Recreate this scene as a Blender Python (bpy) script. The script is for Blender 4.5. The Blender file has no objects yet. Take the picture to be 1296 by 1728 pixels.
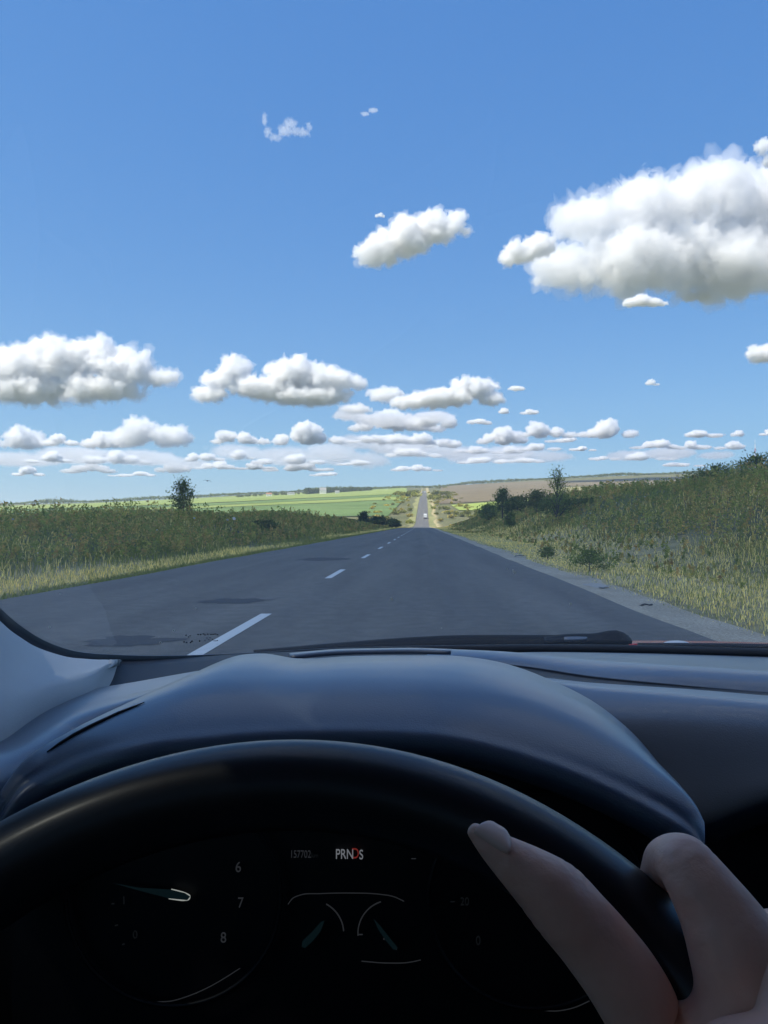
import bpy, bmesh, math, random
import numpy as np
from mathutils import Vector, Matrix, noise, Quaternion

random.seed(7)
RNG = np.random.default_rng(7)
SC = bpy.context.scene
COL = SC.collection
R = math.radians
F = 1300.0            # focal length in photo pixels
VX, VY = 712.0, 884.0 # where the road's straight-ahead direction meets the picture
H = 1.25              # eye height over the road

# ---------------------------------------------------------------- camera, sky, sun, exposure
cam_d = bpy.data.cameras.new('camera')
cam = bpy.data.objects.new('camera', cam_d)
COL.objects.link(cam)
cam.location = (0, 0, H)
cam.rotation_euler = (R(90), 0, 0)
cam_d.sensor_fit = 'VERTICAL'
cam_d.sensor_height = 36
cam_d.lens = 36 * F / 1728
cam_d.shift_x = -(VX - 648) / 1728
cam_d.shift_y = (VY - 864) / 1728
cam_d.clip_start = 0.01
cam_d.clip_end = 90000
SC.camera = cam

SUN_EL, SUN_AZ = 52.0, 240.0      # azimuth measured clockwise from +Y (north): sun behind left
sdir = Vector((math.sin(R(SUN_AZ)) * math.cos(R(SUN_EL)), math.cos(R(SUN_AZ)) * math.cos(R(SUN_EL)), math.sin(R(SUN_EL))))
w = bpy.data.worlds.new('World')
SC.world = w
w.use_nodes = True
nt = w.node_tree
nt.nodes.clear()
sky = nt.nodes.new('ShaderNodeTexSky')
sky.sky_type = 'NISHITA'
sky.sun_disc = False
sky.sun_elevation = R(SUN_EL)
sky.sun_rotation = R(SUN_AZ)
sky.altitude = 150
sky.air_density = 1.0
sky.dust_density = 0.6
sky.ozone_density = 1.6
bg = nt.nodes.new('ShaderNodeBackground')
bg.inputs[1].default_value = 0.124
wo = nt.nodes.new('ShaderNodeOutputWorld')
hs_ = nt.nodes.new('ShaderNodeHueSaturation')
hs_.inputs['Saturation'].default_value = 1.35
hs_.inputs['Value'].default_value = 1.0
nt.links.new(sky.outputs[0], hs_.inputs['Color'])
# camera-like response of the sky colour: a separate power and gain per channel
sp_ = nt.nodes.new('ShaderNodeSeparateColor'); cb_ = nt.nodes.new('ShaderNodeCombineColor')
nt.links.new(hs_.outputs[0], sp_.inputs[0])
for i_, (pw_, gn_) in enumerate(((.50, .80), (.50, 1.20), (.33, 2.27))):
    p_ = nt.nodes.new('ShaderNodeMath'); p_.operation = 'POWER'; p_.inputs[1].default_value = pw_
    g_ = nt.nodes.new('ShaderNodeMath'); g_.operation = 'MULTIPLY'; g_.inputs[1].default_value = gn_
    nt.links.new(sp_.outputs[i_], p_.inputs[0]); nt.links.new(p_.outputs[0], g_.inputs[0]); nt.links.new(g_.outputs[0], cb_.inputs[i_])
nt.links.new(cb_.outputs[0], bg.inputs[0])
nt.links.new(bg.outputs[0], wo.inputs[0])

sun_d = bpy.data.lights.new('sun', 'SUN')
sun_d.energy = 4.6
sun_d.angle = R(0.5)
sun_d.color = (1.0, 0.93, 0.82)
sun = bpy.data.objects.new('sun', sun_d)
COL.objects.link(sun)
sun.rotation_euler = sdir.to_track_quat('Z', 'Y').to_euler()

SC.view_settings.view_transform = 'Standard'
SC.view_settings.look = 'None'
SC.view_settings.exposure = 0.82
SC.view_settings.gamma = 1.0
SC.render.engine = 'CYCLES'
cy = SC.cycles
cy.use_denoising = True
try:
    cy.denoiser = 'OPENIMAGEDENOISE'
except Exception:
    pass
cy.max_bounces = 12
cy.diffuse_bounces = 4
cy.glossy_bounces = 4
cy.transmission_bounces = 6
cy.transparent_max_bounces = 32
cy.volume_bounces = 16
cy.sample_clamp_indirect = 6
cy.use_adaptive_sampling = True
cy.adaptive_threshold = 0.01

# ---------------------------------------------------------------- helpers
def P(px, py, d):
    """point at forward distance d (metres) seen at photo pixel px, py"""
    return Vector(((px - VX) / F * d, d, H - (py - VY) / F * d))

def tag(o, label=None, cat=None, group=None, kind=None):
    if label: o['label'] = label
    if cat: o['category'] = cat
    if group: o['group'] = group
    if kind: o['kind'] = kind
    return o

def empty(name, loc=(0, 0, 0), **k):
    o = bpy.data.objects.new(name, None)
    o.empty_display_size = 0.2
    COL.objects.link(o)
    o.location = loc
    return tag(o, **k)

def mesh_obj(name, verts, faces, mat=None, parent=None, smooth=False, **k):
    me = bpy.data.meshes.new(name)
    verts = np.asarray(verts, dtype=np.float32).reshape(-1, 3)
    if isinstance(faces, np.ndarray):
        n, s = faces.shape
        me.vertices.add(len(verts)); me.vertices.foreach_set('co', verts.ravel())
        me.loops.add(n * s); me.loops.foreach_set('vertex_index', faces.astype(np.int32).ravel())
        me.polygons.add(n)
        me.polygons.foreach_set('loop_start', np.arange(0, n * s, s, dtype=np.int32))
        me.update(calc_edges=True)
        me.validate()
    else:
        me.from_pydata([tuple(map(float, v)) for v in verts], [], faces)
    if smooth:
        me.polygons.foreach_set('use_smooth', np.ones(len(me.polygons), dtype=bool))
    me.update()
    o = bpy.data.objects.new(name, me)
    COL.objects.link(o)
    if mat: me.materials.append(mat)
    if parent: o.parent = parent
    return tag(o, **k)

def bm_obj(name, bm, mat=None, parent=None, smooth=False, **k):
    me = bpy.data.meshes.new(name)
    bm.normal_update()
    bm.to_mesh(me); bm.free()
    if smooth:
        me.polygons.foreach_set('use_smooth', np.ones(len(me.polygons), dtype=bool))
    if mat: me.materials.append(mat)
    o = bpy.data.objects.new(name, me)
    COL.objects.link(o)
    if parent: o.parent = parent
    return tag(o, **k)

def apply_mods(o):
    dg = bpy.context.evaluated_depsgraph_get()
    me = bpy.data.meshes.new_from_object(o.evaluated_get(dg))
    old = o.data
    o.modifiers.clear()
    o.data = me
    bpy.data.meshes.remove(old)
    return o

def set_col(o, cols, name='Col'):
    a = o.data.color_attributes.new(name, 'FLOAT_COLOR', 'POINT')
    c = np.ones((len(o.data.vertices), 4), dtype=np.float32)
    c[:, :3] = cols
    a.data.foreach_set('color', c.ravel())

def box_bm(bm, c, s, rot=None):
    m = Matrix.Translation(c) @ (rot.to_matrix().to_4x4() if rot else Matrix.Identity(4)) @ Matrix.Diagonal((s[0], s[1], s[2], 1))
    bmesh.ops.create_cube(bm, size=1, matrix=m)

def bevel_all(bm, w_, seg=2):
    bmesh.ops.bevel(bm, geom=list(bm.edges), offset=w_, segments=seg, affect='EDGES', profile=0.6)

def tube(pts, rad, n=10, caps=True):
    """verts, faces of a swept tube; rad scalar or list"""
    pts = [Vector(p) for p in pts]
    if not hasattr(rad, '__len__'): rad = [rad] * len(pts)
    V, Fc = [], []
    t0 = (pts[1] - pts[0]).normalized()
    up = Vector((0, 0, 1)) if abs(t0.z) < .9 else Vector((1, 0, 0))
    a = t0.cross(up).normalized()
    for i, p in enumerate(pts):
        t = (pts[min(i + 1, len(pts) - 1)] - pts[max(i - 1, 0)]).normalized()
        a = (a - t * a.dot(t)).normalized()
        b = t.cross(a)
        for k in range(n):
            q = 2 * math.pi * k / n
            V.append(p + (a * math.cos(q) + b * math.sin(q)) * rad[i])
    for i in range(len(pts) - 1):
        for k in range(n):
            k2 = (k + 1) % n
            Fc.append((i * n + k, i * n + k2, (i + 1) * n + k2, (i + 1) * n + k))
    if caps:
        Fc.append(tuple(range(n))[::-1]); Fc.append(tuple((len(pts) - 1) * n + k for k in range(n)))
    return V, Fc

def tube_obj(name, pts, rad, mat, parent=None, n=10, **k):
    V, Fc = tube(pts, rad, n)
    return mesh_obj(name, V, Fc, mat, parent, True, **k)

def catmull(P_, n):
    """resample an array (m, ...) along axis 0 to n samples: smooth curve with chord-length tangents"""
    P_ = np.asarray(P_, float)
    m = len(P_)
    flat = P_.reshape(m, -1, P_.shape[-1])
    ch = np.linalg.norm(np.diff(flat, axis=0), axis=2).mean(1) + 1e-6
    sh = (-1,) + (1,) * (P_.ndim - 1)
    sl = np.diff(P_, axis=0) / ch.reshape(sh)
    T = np.empty_like(P_)
    T[0], T[-1] = sl[0], sl[-1]
    if m > 2:
        w0 = ch[1:].reshape(sh); w1 = ch[:-1].reshape(sh)
        T[1:-1] = (sl[:-1] * w0 + sl[1:] * w1) / (w0 + w1)
    t = np.linspace(0, m - 1, n)
    i = np.clip(np.floor(t).astype(int), 0, m - 2)
    u = (t - i).reshape(sh)
    h = ch[i].reshape(sh)
    return ((2 * u ** 3 - 3 * u ** 2 + 1) * P_[i] + (u ** 3 - 2 * u ** 2 + u) * h * T[i]
            + (-2 * u ** 3 + 3 * u ** 2) * P_[i + 1] + (u ** 3 - u ** 2) * h * T[i + 1])

def loft(name, rows, nu, nv, mat, parent, thick=0.0, flip=False, **k):
    """rows: list of equally long lists of points -> smooth sheet (optionally with thickness)"""
    A = np.array([[tuple(p) for p in r] for r in rows])
    A = catmull(A, nv)
    A = catmull(A.transpose(1, 0, 2), nu).transpose(1, 0, 2)
    V = A.reshape(-1, 3)
    Fc = []
    for j in range(nv - 1):
        for i in range(nu - 1):
            q = (j * nu + i, j * nu + i + 1, (j + 1) * nu + i + 1, (j + 1) * nu + i)
            Fc.append(q[::-1] if flip else q)
    o = mesh_obj(name, V, Fc, mat, parent, True, **k)
    if thick:
        m = o.modifiers.new('s', 'SOLIDIFY'); m.thickness = thick; m.offset = -1
        apply_mods(o)
    return o

def ss(a, b, x):
    t = np.clip((np.asarray(x, float) - a) / (b - a), 0, 1)
    return t * t * (3 - 2 * t)

def vnoise(x, y, seed=0):
    """cheap smooth 2-D noise in -1..1 from summed rotated sines, numpy"""
    r = np.random.default_rng(seed)
    s = 0
    for k in range(6):
        a, p = r.uniform(0, 6.28), r.uniform(0, 6.28)
        f = r.uniform(.6, 1.6)
        s = s + np.sin((x * math.cos(a) + y * math.sin(a)) * f + p + 1.3 * np.sin((x * math.sin(a) - y * math.cos(a)) * f * .7 + p * 2))
    return s / 6 * 1.6

# ---------------------------------------------------------------- materials
def mat_new(name):
    m = bpy.data.materials.new(name)
    m.use_nodes = True
    return m, m.node_tree, m.node_tree.nodes['Principled BSDF']

def N(t, kind, **k):
    n = t.nodes.new(kind)
    for a, b in k.items():
        if a.startswith('i_'):
            n.inputs[a[2:].replace('_', ' ')].default_value = b
        else:
            setattr(n, a, b)
    return n

def simple(name, col, rough=.6, metal=0, spec=.5, noise_scale=None, noise_amt=.25, bump=0, bump_scale=None, emit=None, emit_s=0, coat=0):
    m, t, b = mat_new(name)
    b.inputs['Base Color'].default_value = (*col, 1)
    b.inputs['Roughness'].default_value = rough
    b.inputs['Metallic'].default_value = metal
    b.inputs['Specular IOR Level'].default_value = spec
    b.inputs['Coat Weight'].default_value = coat; b.inputs['Coat Roughness'].default_value = .30 if coat == 1 else .22
    if coat == 1: b.inputs['Coat IOR'].default_value = 1.55
    if noise_scale:
        tc = N(t, 'ShaderNodeTexCoord')
        nz = N(t, 'ShaderNodeTexNoise'); nz.inputs['Scale'].default_value = noise_scale; nz.inputs['Detail'].default_value = 6
        t.links.new(tc.outputs['Object'], nz.inputs['Vector'])
        mx = N(t, 'ShaderNodeMix', data_type='RGBA')
        mx.inputs[6].default_value = (*[c * (1 - noise_amt) for c in col], 1)
        mx.inputs[7].default_value = (*[min(1, c * (1 + noise_amt)) for c in col], 1)
        t.links.new(nz.outputs[0], mx.inputs[0])
        t.links.new(mx.outputs[2], b.inputs['Base Color'])
    if bump:
        tc = N(t, 'ShaderNodeTexCoord')
        nz = N(t, 'ShaderNodeTexNoise'); nz.inputs['Scale'].default_value = bump_scale; nz.inputs['Detail'].default_value = 3
        t.links.new(tc.outputs['Object'], nz.inputs['Vector'])
        bp = N(t, 'ShaderNodeBump'); bp.inputs['Strength'].default_value = bump; bp.inputs['Distance'].default_value = .001
        t.links.new(nz.outputs[0], bp.inputs['Height'])
        t.links.new(bp.outputs[0], b.inputs['Normal'])
    if emit:
        b.inputs['Emission Color'].default_value = (*emit, 1)
        b.inputs['Emission Strength'].default_value = emit_s
    return m

def leaf_mat(name, trans=.25, rough=.55):
    m, t, b = mat_new(name)
    a = N(t, 'ShaderNodeAttribute', attribute_name='Col')
    t.links.new(a.outputs['Color'], b.inputs['Base Color'])
    b.inputs['Roughness'].default_value = rough
    b.inputs['Specular IOR Level'].default_value = .25
    tr = N(t, 'ShaderNodeBsdfTranslucent')
    t.links.new(a.outputs['Color'], tr.inputs['Color'])
    mx = N(t, 'ShaderNodeMixShader'); mx.inputs[0].default_value = trans
    out = t.nodes['Material Output']
    t.links.new(b.outputs[0], mx.inputs[1]); t.links.new(tr.outputs[0], mx.inputs[2])
    t.links.new(mx.outputs[0], out.inputs['Surface'])
    return m

M = {}
M['leaf'] = leaf_mat('leaf', .5)
M['grass'] = leaf_mat('grass_blade', .2)
M['bark'] = simple('bark', (.09, .07, .05), .9, noise_scale=6)
M['dash'] = simple('dash_plastic', (.062, .092, .14), .5, spec=.8, coat=1.0, noise_scale=3, noise_amt=.08, bump=.25, bump_scale=900)
M['dash_dark'] = simple('dark_plastic', (.022, .026, .035), .6, noise_scale=5, noise_amt=.1)
M['black'] = simple('black_plastic', (.012, .012, .014), .5)
M['frit'] = simple('black_ceramic', (.006, .006, .008), .5)
M['glass_edge'] = simple('glass_border_ceramic', (.05, .06, .075), .35)
M['leather'] = simple('wheel_leather', (.012, .014, .017), .42, spec=.5, bump=.05, bump_scale=600, coat=.3)
M['trim'] = simple('pillar_trim', (.52, .56, .57), .85, noise_scale=40, noise_amt=.05, bump=.2, bump_scale=700)
M['red'] = simple('red_paint', (.42, .02, .02), .25, spec=.6)
M['rubber'] = simple('wiper_rubber', (.006, .006, .007), .7, spec=.25)
M['steel'] = simple('steel', (.5, .5, .5), .35, metal=1)
M['fabric'] = simple('seat_fabric', (.06, .06, .065), .95, noise_scale=60)
M['white_body'] = simple('white_vehicle_paint', (.8, .8, .78), .4)
M['skin'] = None

# ---------------------------------------------------------------- terrain
_yy = np.arange(-200, 9000, 5.0)
_rz = np.interp(_yy, [-200, 0, 260, 400, 500, 590, 720, 870, 1250, 1700, 2200, 2600, 3200, 9000],
                [0, 0, 0, -.7, -.6, 1.8, 12, 24, 48, 70, 98, 124, 120, 60])
_k = np.exp(-(np.arange(-12, 13) / 5.0) ** 2); _k /= _k.sum()
_rz = np.convolve(np.pad(_rz, 12, mode='edge'), _k, 'valid')
def road_z(y): return np.interp(y, _yy, _rz)
def road_x(y):
    y = np.asarray(y, float)
    return -1.92 + 2.05 * ss(200, 620, y) + np.clip(y - 620, 0, 1e5) * .0042
HL = lambda y: np.interp(y, [-80, 0, 30, 50, 90, 225, 330, 450], [.7, .8, 1.1, 1.5, 2.05, 1.5, .7, 0])
HR = lambda y: np.interp(y, [-80, 20, 44, 60, 89, 128, 180, 295, 450], [3.3, 3.5, 3.75, 4.1, 4.9, 4.6, 4.4, 2.6, 0])
SKX = [-2500, -300, 0, 150, 330, 515, 630, 712, 780, 900, 1100, 1200, 1400, 3000]
SKY_ = [862, 856, 852, 848, 840, 830, 825, 821, 818, 810, 801, 798, 794, 780]
def terrain(x, y):
    x = np.asarray(x, float); y = np.asarray(y, float)
    u = x - road_x(y)
    ys = np.maximum(y, 300.)
    px = VX + F * x / ys
    kk = (1.25 + (VY - np.interp(px, SKX, SKY_)) * 2) / 124.0
    kk = 1 + (kk - 1) * ss(8, 120, np.abs(u))
    z = road_z(y) * np.where(road_z(y) > 0, kk, 1)
    lb = HL(y) * ss(-6.6, -14.5 , u) if False else HL(y) * ss(6.6, 14.5, -u)
    rb = HR(y) * ss(9.5, 22.5, u)
    z = z + lb + rb
    nb = ss(5.6, 9, np.abs(u))
    z = z + nb * (vnoise(x / 9, y / 9, 3) * .14 + vnoise(x / 2.6, y / 2.6, 4) * .05) * np.clip(1 - y / 2500, 0, 1)
    z = z + ss(60, 500, np.abs(u)) * ss(500, 1200, y) * vnoise(x / 260, y / 260, 9) * 2.2
    # small verge step down from the asphalt
    z = z - .06 * ss(4.9, 5.6, np.abs(u))
    return z

ys = np.concatenate([np.arange(-60, 60, .8), np.arange(60, 200, 2.5), np.arange(200, 700, 8), np.arange(700, 2800, 25), np.arange(2800, 9001, 300)])
us = np.concatenate([-np.geomspace(30, 6500, 60)[::-1], -np.arange(5.4, 30, .6)[::-1], [-4.78, 5.25], np.arange(5.9, 30, .6), np.geomspace(30.5, 6500, 60)])
Yg, Ug = np.meshgrid(ys, us, indexing='ij')
Xg = Ug + road_x(Yg)
Zg = terrain(Xg, Yg) - .03
Vg = np.stack([Xg, Yg, Zg], -1).reshape(-1, 3)
nx = len(us)
idx = np.arange(len(ys) * nx).reshape(len(ys), nx)
Fg = np.stack([idx[:-1, :-1], idx[:-1, 1:], idx[1:, 1:], idx[1:, :-1]], -1).reshape(-1, 4)

m, t, b = mat_new('ground_grass')
tc = N(t, 'ShaderNodeTexCoord')
def nz_(t, tc, s, det=5):
    n = N(t, 'ShaderNodeTexNoise'); n.inputs['Scale'].default_value = s; n.inputs['Detail'].default_value = det
    t.links.new(tc.outputs['Object'], n.inputs['Vector']); return n
def ramp(t, src, stops):
    r = N(t, 'ShaderNodeValToRGB')
    e = r.color_ramp.elements
    e[0].position, e[0].color = stops[0][0], (*stops[0][1], 1)
    e[1].position, e[1].color = stops[1][0], (*stops[1][1], 1)
    for p, c in stops[2:]:
        q = e.new(p); q.color = (*c, 1)
    t.links.new(src, r.inputs[0]); return r
n1 = nz_(t, tc, .03); n2 = nz_(t, tc, 1.5, 8)
r1 = ramp(t, n1.outputs[0], [(.3, (.13, .14, .065)), (.72, (.22, .20, .11)), (.5, (.165, .17, .08))])
r2 = ramp(t, n2.outputs[0], [(.3, (.55, .55, .55)), (.7, (1, 1, 1))])
mx = N(t, 'ShaderNodeMix', data_type='RGBA', blend_type='MULTIPLY'); mx.inputs[0].default_value = 1
t.links.new(r1.outputs[0], mx.inputs[6]); t.links.new(r2.outputs[0], mx.inputs[7]); at = N(t, 'ShaderNodeAttribute', attribute_name='Straw')
mS = N(t, 'ShaderNodeMix', data_type='RGBA'); mS.inputs[7].default_value = (.60, .50, .27, 1)
t.links.new(at.outputs['Fac'], mS.inputs[0]); t.links.new(r1.outputs[0], mS.inputs[6]); t.links.new(mS.outputs[2], mx.inputs[6])
t.links.new(mx.outputs[2], b.inputs['Base Color'])
b.inputs['Roughness'].default_value = 1; b.inputs['Specular IOR Level'].default_value = .1
M['ground'] = m
gnd = mesh_obj('ground', Vg, Fg, M['ground'], None, True, kind='structure')
uf = Ug.ravel(); yf = Yg.ravel(); xf = Xg.ravel()
st = np.clip(ss(5.0, 5.6, uf) * (1 - ss(10.5, 14, uf + 1.5 * vnoise(xf / 4, yf / 6, 61))) + ss(5.6, 6.0, -uf) * (1 - ss(7.2, 8.6, -uf + .6 * vnoise(xf / 4, yf / 6, 62))), 0, 1)
st = st * (.75 + .25 * vnoise(xf / 2, yf / 3, 63))
set_col(gnd, np.stack([st, st, st], -1), 'Straw')

def strip(name, ylist, u0, u1, nu, mat, lift, wob=None, **k):
    """sheet following the road between offsets u0..u1"""
    V = []
    for y in ylist:
        a, c = u0, u1
        if wob: a, c = wob(y)
        for i in range(nu):
            u = a + (c - a) * i / (nu - 1)
            V.append((float(road_x(y)) + u, y, float(terrain(road_x(y) + u, y)) * (1 if abs(u) > 5.3 else 0) + (float(road_z(y)) if abs(u) <= 5.3 else 0) + lift))
    n = len(ylist)
    I = np.arange(n * nu).reshape(n, nu)
    Fc = np.stack([I[:-1, :-1], I[:-1, 1:], I[1:, 1:], I[1:, :-1]], -1).reshape(-1, 4)
    return mesh_obj(name, V, Fc, mat, None, True, **k)

# asphalt
m, t, b = mat_new('asphalt')
tc = N(t, 'ShaderNodeTexCoord')
mp = N(t, 'ShaderNodeMapping'); mp.inputs['Scale'].default_value = (1, .12, 1)
t.links.new(tc.outputs['Object'], mp.inputs['Vector'])
nA = N(t, 'ShaderNodeTexNoise'); nA.inputs['Scale'].default_value = 1.1; nA.inputs['Detail'].default_value = 8
t.links.new(mp.outputs[0], nA.inputs['Vector'])
nB = nz_(t, tc, 60, 3)
rA = ramp(t, nA.outputs[0], [(.32, (.115, .112, .100)), (.68, (.155, .150, .135))])
rB = ramp(t, nB.outputs[0], [(.35, (.72, .72, .72)), (.7, (1.15, 1.15, 1.15))])
mx = N(t, 'ShaderNodeMix', data_type='RGBA', blend_type='MULTIPLY'); mx.inputs[0].default_value = 1
mp2 = N(t, 'ShaderNodeMapping'); mp2.inputs['Scale'].default_value = (.9, .012, 0)
t.links.new(tc.outputs['Object'], mp2.inputs['Vector'])
nC = N(t, 'ShaderNodeTexNoise'); nC.inputs['Scale'].default_value = 1; nC.inputs['Detail'].default_value = 3; t.links.new(mp2.outputs[0], nC.inputs['Vector'])
rC = ramp(t, nC.outputs[0], [(.35, (.84, .84, .86)), (.65, (1.10, 1.09, 1.07))])
nD = nz_(t, tc, 4.5, 8); rD = ramp(t, nD.outputs[0], [(.38, (.86, .86, .86)), (.62, (1.06, 1.06, 1.06))])
mC = N(t, 'ShaderNodeMix', data_type='RGBA', blend_type='MULTIPLY'); mC.inputs[0].default_value = 1
mD = N(t, 'ShaderNodeMix', data_type='RGBA', blend_type='MULTIPLY'); mD.inputs[0].default_value = 1
t.links.new(rA.outputs[0], mC.inputs[6]); t.links.new(rC.outputs[0], mC.inputs[7]); t.links.new(mC.outputs[2], mD.inputs[6]); t.links.new(rD.outputs[0], mD.inputs[7])
t.links.new(mD.outputs[2], mx.inputs[6]); t.links.new(rB.outputs[0], mx.inputs[7]); t.links.new(mx.outputs[2], b.inputs['Base Color'])
bp = N(t, 'ShaderNodeBump'); bp.inputs['Strength'].default_value = .4; bp.inputs['Distance'].default_value = .006
t.links.new(nB.outputs[0], bp.inputs['Height']); t.links.new(bp.outputs[0], b.inputs['Normal'])
b.inputs['Roughness'].default_value = .85
M['asphalt'] = m
RY = list(np.concatenate([np.arange(-60, 60, 1.0), np.arange(60, 300, 4), np.arange(300, 2000, 10)]))
strip('road', RY, 0, 0, 9, M['asphalt'], .004,
      wob=lambda y: (-4.98 + .08 * float(vnoise(y / 1.7, 3, 5)), 4.99 + .05 * float(vnoise(y / 1.3, 8, 6))), kind='structure')
# gravel shoulder
m, t, b = mat_new('gravel')
tc = N(t, 'ShaderNodeTexCoord')
nA = nz_(t, tc, .7, 6); nB = nz_(t, tc, 28, 6)
rA = ramp(t, nA.outputs[0], [(.3, (.36, .315, .23)), (.7, (.52, .46, .35))])
rB = ramp(t, nB.outputs[0], [(.35, (.6, .6, .6)), (.65, (1.1, 1.1, 1.1))])
mx = N(t, 'ShaderNodeMix', data_type='RGBA', blend_type='MULTIPLY'); mx.inputs[0].default_value = 1
t.links.new(rA.outputs[0], mx.inputs[6]); t.links.new(rB.outputs[0], mx.inputs[7]); t.links.new(mx.outputs[2], b.inputs['Base Color'])
bp = N(t, 'ShaderNodeBump'); bp.inputs['Strength'].default_value = .7; bp.inputs['Distance'].default_value = .02
t.links.new(nB.outputs[0], bp.inputs['Height']); t.links.new(bp.outputs[0], b.inputs['Normal'])
b.inputs['Roughness'].default_value = .95
M['gravel'] = m
strip('gravel_shoulder', [y for y in RY if y < 500], 0, 0, 6, M['gravel'], -.008,
      wob=lambda y: (4.8, 5.95 + .28 * float(vnoise(y / 2.5, 1, 12)) + .12 * float(vnoise(y / .7, 4, 13))), kind='structure')
# painted centre dashes
m, t, b = mat_new('road_paint')
tc = N(t, 'ShaderNodeTexCoord'); nA = nz_(t, tc, 14, 8)
rA = ramp(t, nA.outputs[0], [(.22, (.3, .3, .3)), (.38, (.62, .65, .64))])
t.links.new(rA.outputs[0], b.inputs['Base Color']); b.inputs['Roughness'].default_value = .7
M['paint'] = m
V, Fc = [], []
for k in range(-2, 26):
    y0 = 7.25 + 10.35 * k
    n0 = len(V)
    yl = np.linspace(y0, y0 + 3.4, 5)
    for y in yl:
        cx = float(road_x(y)) - .23
        V += [(cx - .075, y, float(road_z(y)) + .009), (cx + .075, y, float(road_z(y)) + .009)]
    for i in range(4): Fc.append((n0 + 2 * i, n0 + 2 * i + 1, n0 + 2 * i + 3, n0 + 2 * i + 2))
mesh_obj('road_markings', V, Fc, M['paint'], None, kind='structure')

# dark patches, some of them repairs, and a pale scar on the road
def blob(name, cx, cy_, rx, ry, mat, z, seed, kind='structure', rot=0):
    V = [(cx, cy_, z)]; Fc = []
    n = 80
    for i in range(n):
        a = 2 * math.pi * i / n
        r = 1 + .55 * noise.noise(Vector((math.cos(a) * 1.6, math.sin(a) * 1.6, seed)))+ .30 * noise.noise(Vector((math.cos(a) * 5, math.sin(a) * 5, seed)))
        X, Y = math.cos(a) * rx * r, math.sin(a) * ry * r
        V.append((cx + X * math.cos(rot) - Y * math.sin(rot), cy_ + X * math.sin(rot) + Y * math.cos(rot), z))
    for i in range(n): Fc.append((0, 1 + i, 1 + (i + 1) % n))
    return mesh_obj(name, V, Fc, mat, None, kind=kind)
M['patch'] = simple('dark_patch', (.040, .043, .048), .85, noise_scale=12, noise_amt=.3, bump=.5, bump_scale=60)
M['scar'] = simple('worn_asphalt', (.15, .15, .148), .9, noise_scale=8, noise_amt=.3)
def gpt(px, py):
    d = H * F / (py - VY); return (px - VX) / F * d, d
x_, y_ = gpt(397, 1015); blob('dark_road_patch', x_, y_, .52, .42, M['patch'], .008, 1.0)
x_, y_ = gpt(222, 1083); blob('dark_road_patch', x_, y_, .46, .34, M['patch'], .008, 2.0)  # flat darker blob on the nearest stretch of road
x_, y_ = gpt(452, 1011); blob('worn_asphalt_patch', x_, y_, .16, .13, M['scar'], .0125, 3.0)
x_, y_ = gpt(545, 944); blob('dark_road_patch', x_, y_, .9, 1.2, M['patch'], .008, 5.0)
x_, y_ = gpt(1005, 984); blob('worn_asphalt_patch', x_, y_, .28, .5, simple('pale_gravel', (.34, .33, .30), .95, noise_scale=20), -.045, 6.0)

def shred(px, py, L, label, rz):
    x, y = gpt(px, py)
    z = float(terrain(x, y)) + .012
    pts = [(-.5 * L, 0, .0), (-.25 * L, .03 * L, .03 * L + .01), (0, .10 * L, .06 * L + .01), (.25 * L, .05 * L, .05 * L), (.5 * L, -.05 * L, .09 * L)]
    V, Fc = [], []
    A_ = [[Vector(p) + Vector((0, w_ * L * .16, .01 * (1 - w_ * w_))) for w_ in (-1, 0, 1)] for p in pts]
    o = loft('tyre_shred', A_, 6, 16, M['shred'], None, thick=.012, label=label, cat='tyre scrap')
    o.location = (x, y, z); o.rotation_euler = (0, 0, rz)
M['shred'] = simple('torn_rubber', (.02, .02, .022), .8, noise_scale=30)
shred(1090, 1019, .20, 'curled black scrap of tyre on the gravel shoulder nearest the car', .2)
shred(877, 937, .38, 'small dark scrap of tyre on the gravel shoulder farther up the road', -.3)

# far fields: draped sheets
def hit(px, py):
    y = np.arange(520, 2600, 1.0)
    x = (px - VX) / F * y
    zr = H + (VY - py) / F * y
    d = terrain(x, y) - zr
    i = np.argmax(d > 0) if (d > 0).any() else len(y) - 1
    return float(x[i]), float(y[i])
def field_mat(name, c1, c2, row=.25, rot=0.2, amt=.12):
    m, t, b = mat_new(name)
    tc = N(t, 'ShaderNodeTexCoord')
    n = nz_(t, tc, .012, 6)
    r = ramp(t, n.outputs[0], [(.35, c1), (.65, c2)])
    mp = N(t, 'ShaderNodeMapping'); mp.inputs['Scale'].default_value = (.004, .05, 1); mp.inputs['Rotation'].default_value = (0, 0, rot)
    t.links.new(tc.outputs['Object'], mp.inputs['Vector'])
    n2 = N(t, 'ShaderNodeTexNoise'); n2.inputs['Scale'].default_value = 1; n2.inputs['Detail'].default_value = 4
    t.links.new(mp.outputs[0], n2.inputs['Vector'])
    r2 = ramp(t, n2.outputs[0], [(.35, (1 - 2 * amt,) * 3), (.65, (1 + amt,) * 3)])
    mx = N(t, 'ShaderNodeMix', data_type='RGBA', blend_type='MULTIPLY'); mx.inputs[0].default_value = 1
    t.links.new(r.outputs[0], mx.inputs[6]); t.links.new(r2.outputs[0], mx.inputs[7]); t.links.new(mx.outputs[2], b.inputs['Base Color'])
    b.inputs['Roughness'].default_value = 1; b.inputs['Specular IOR Level'].default_value = .1
    return m
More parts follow.
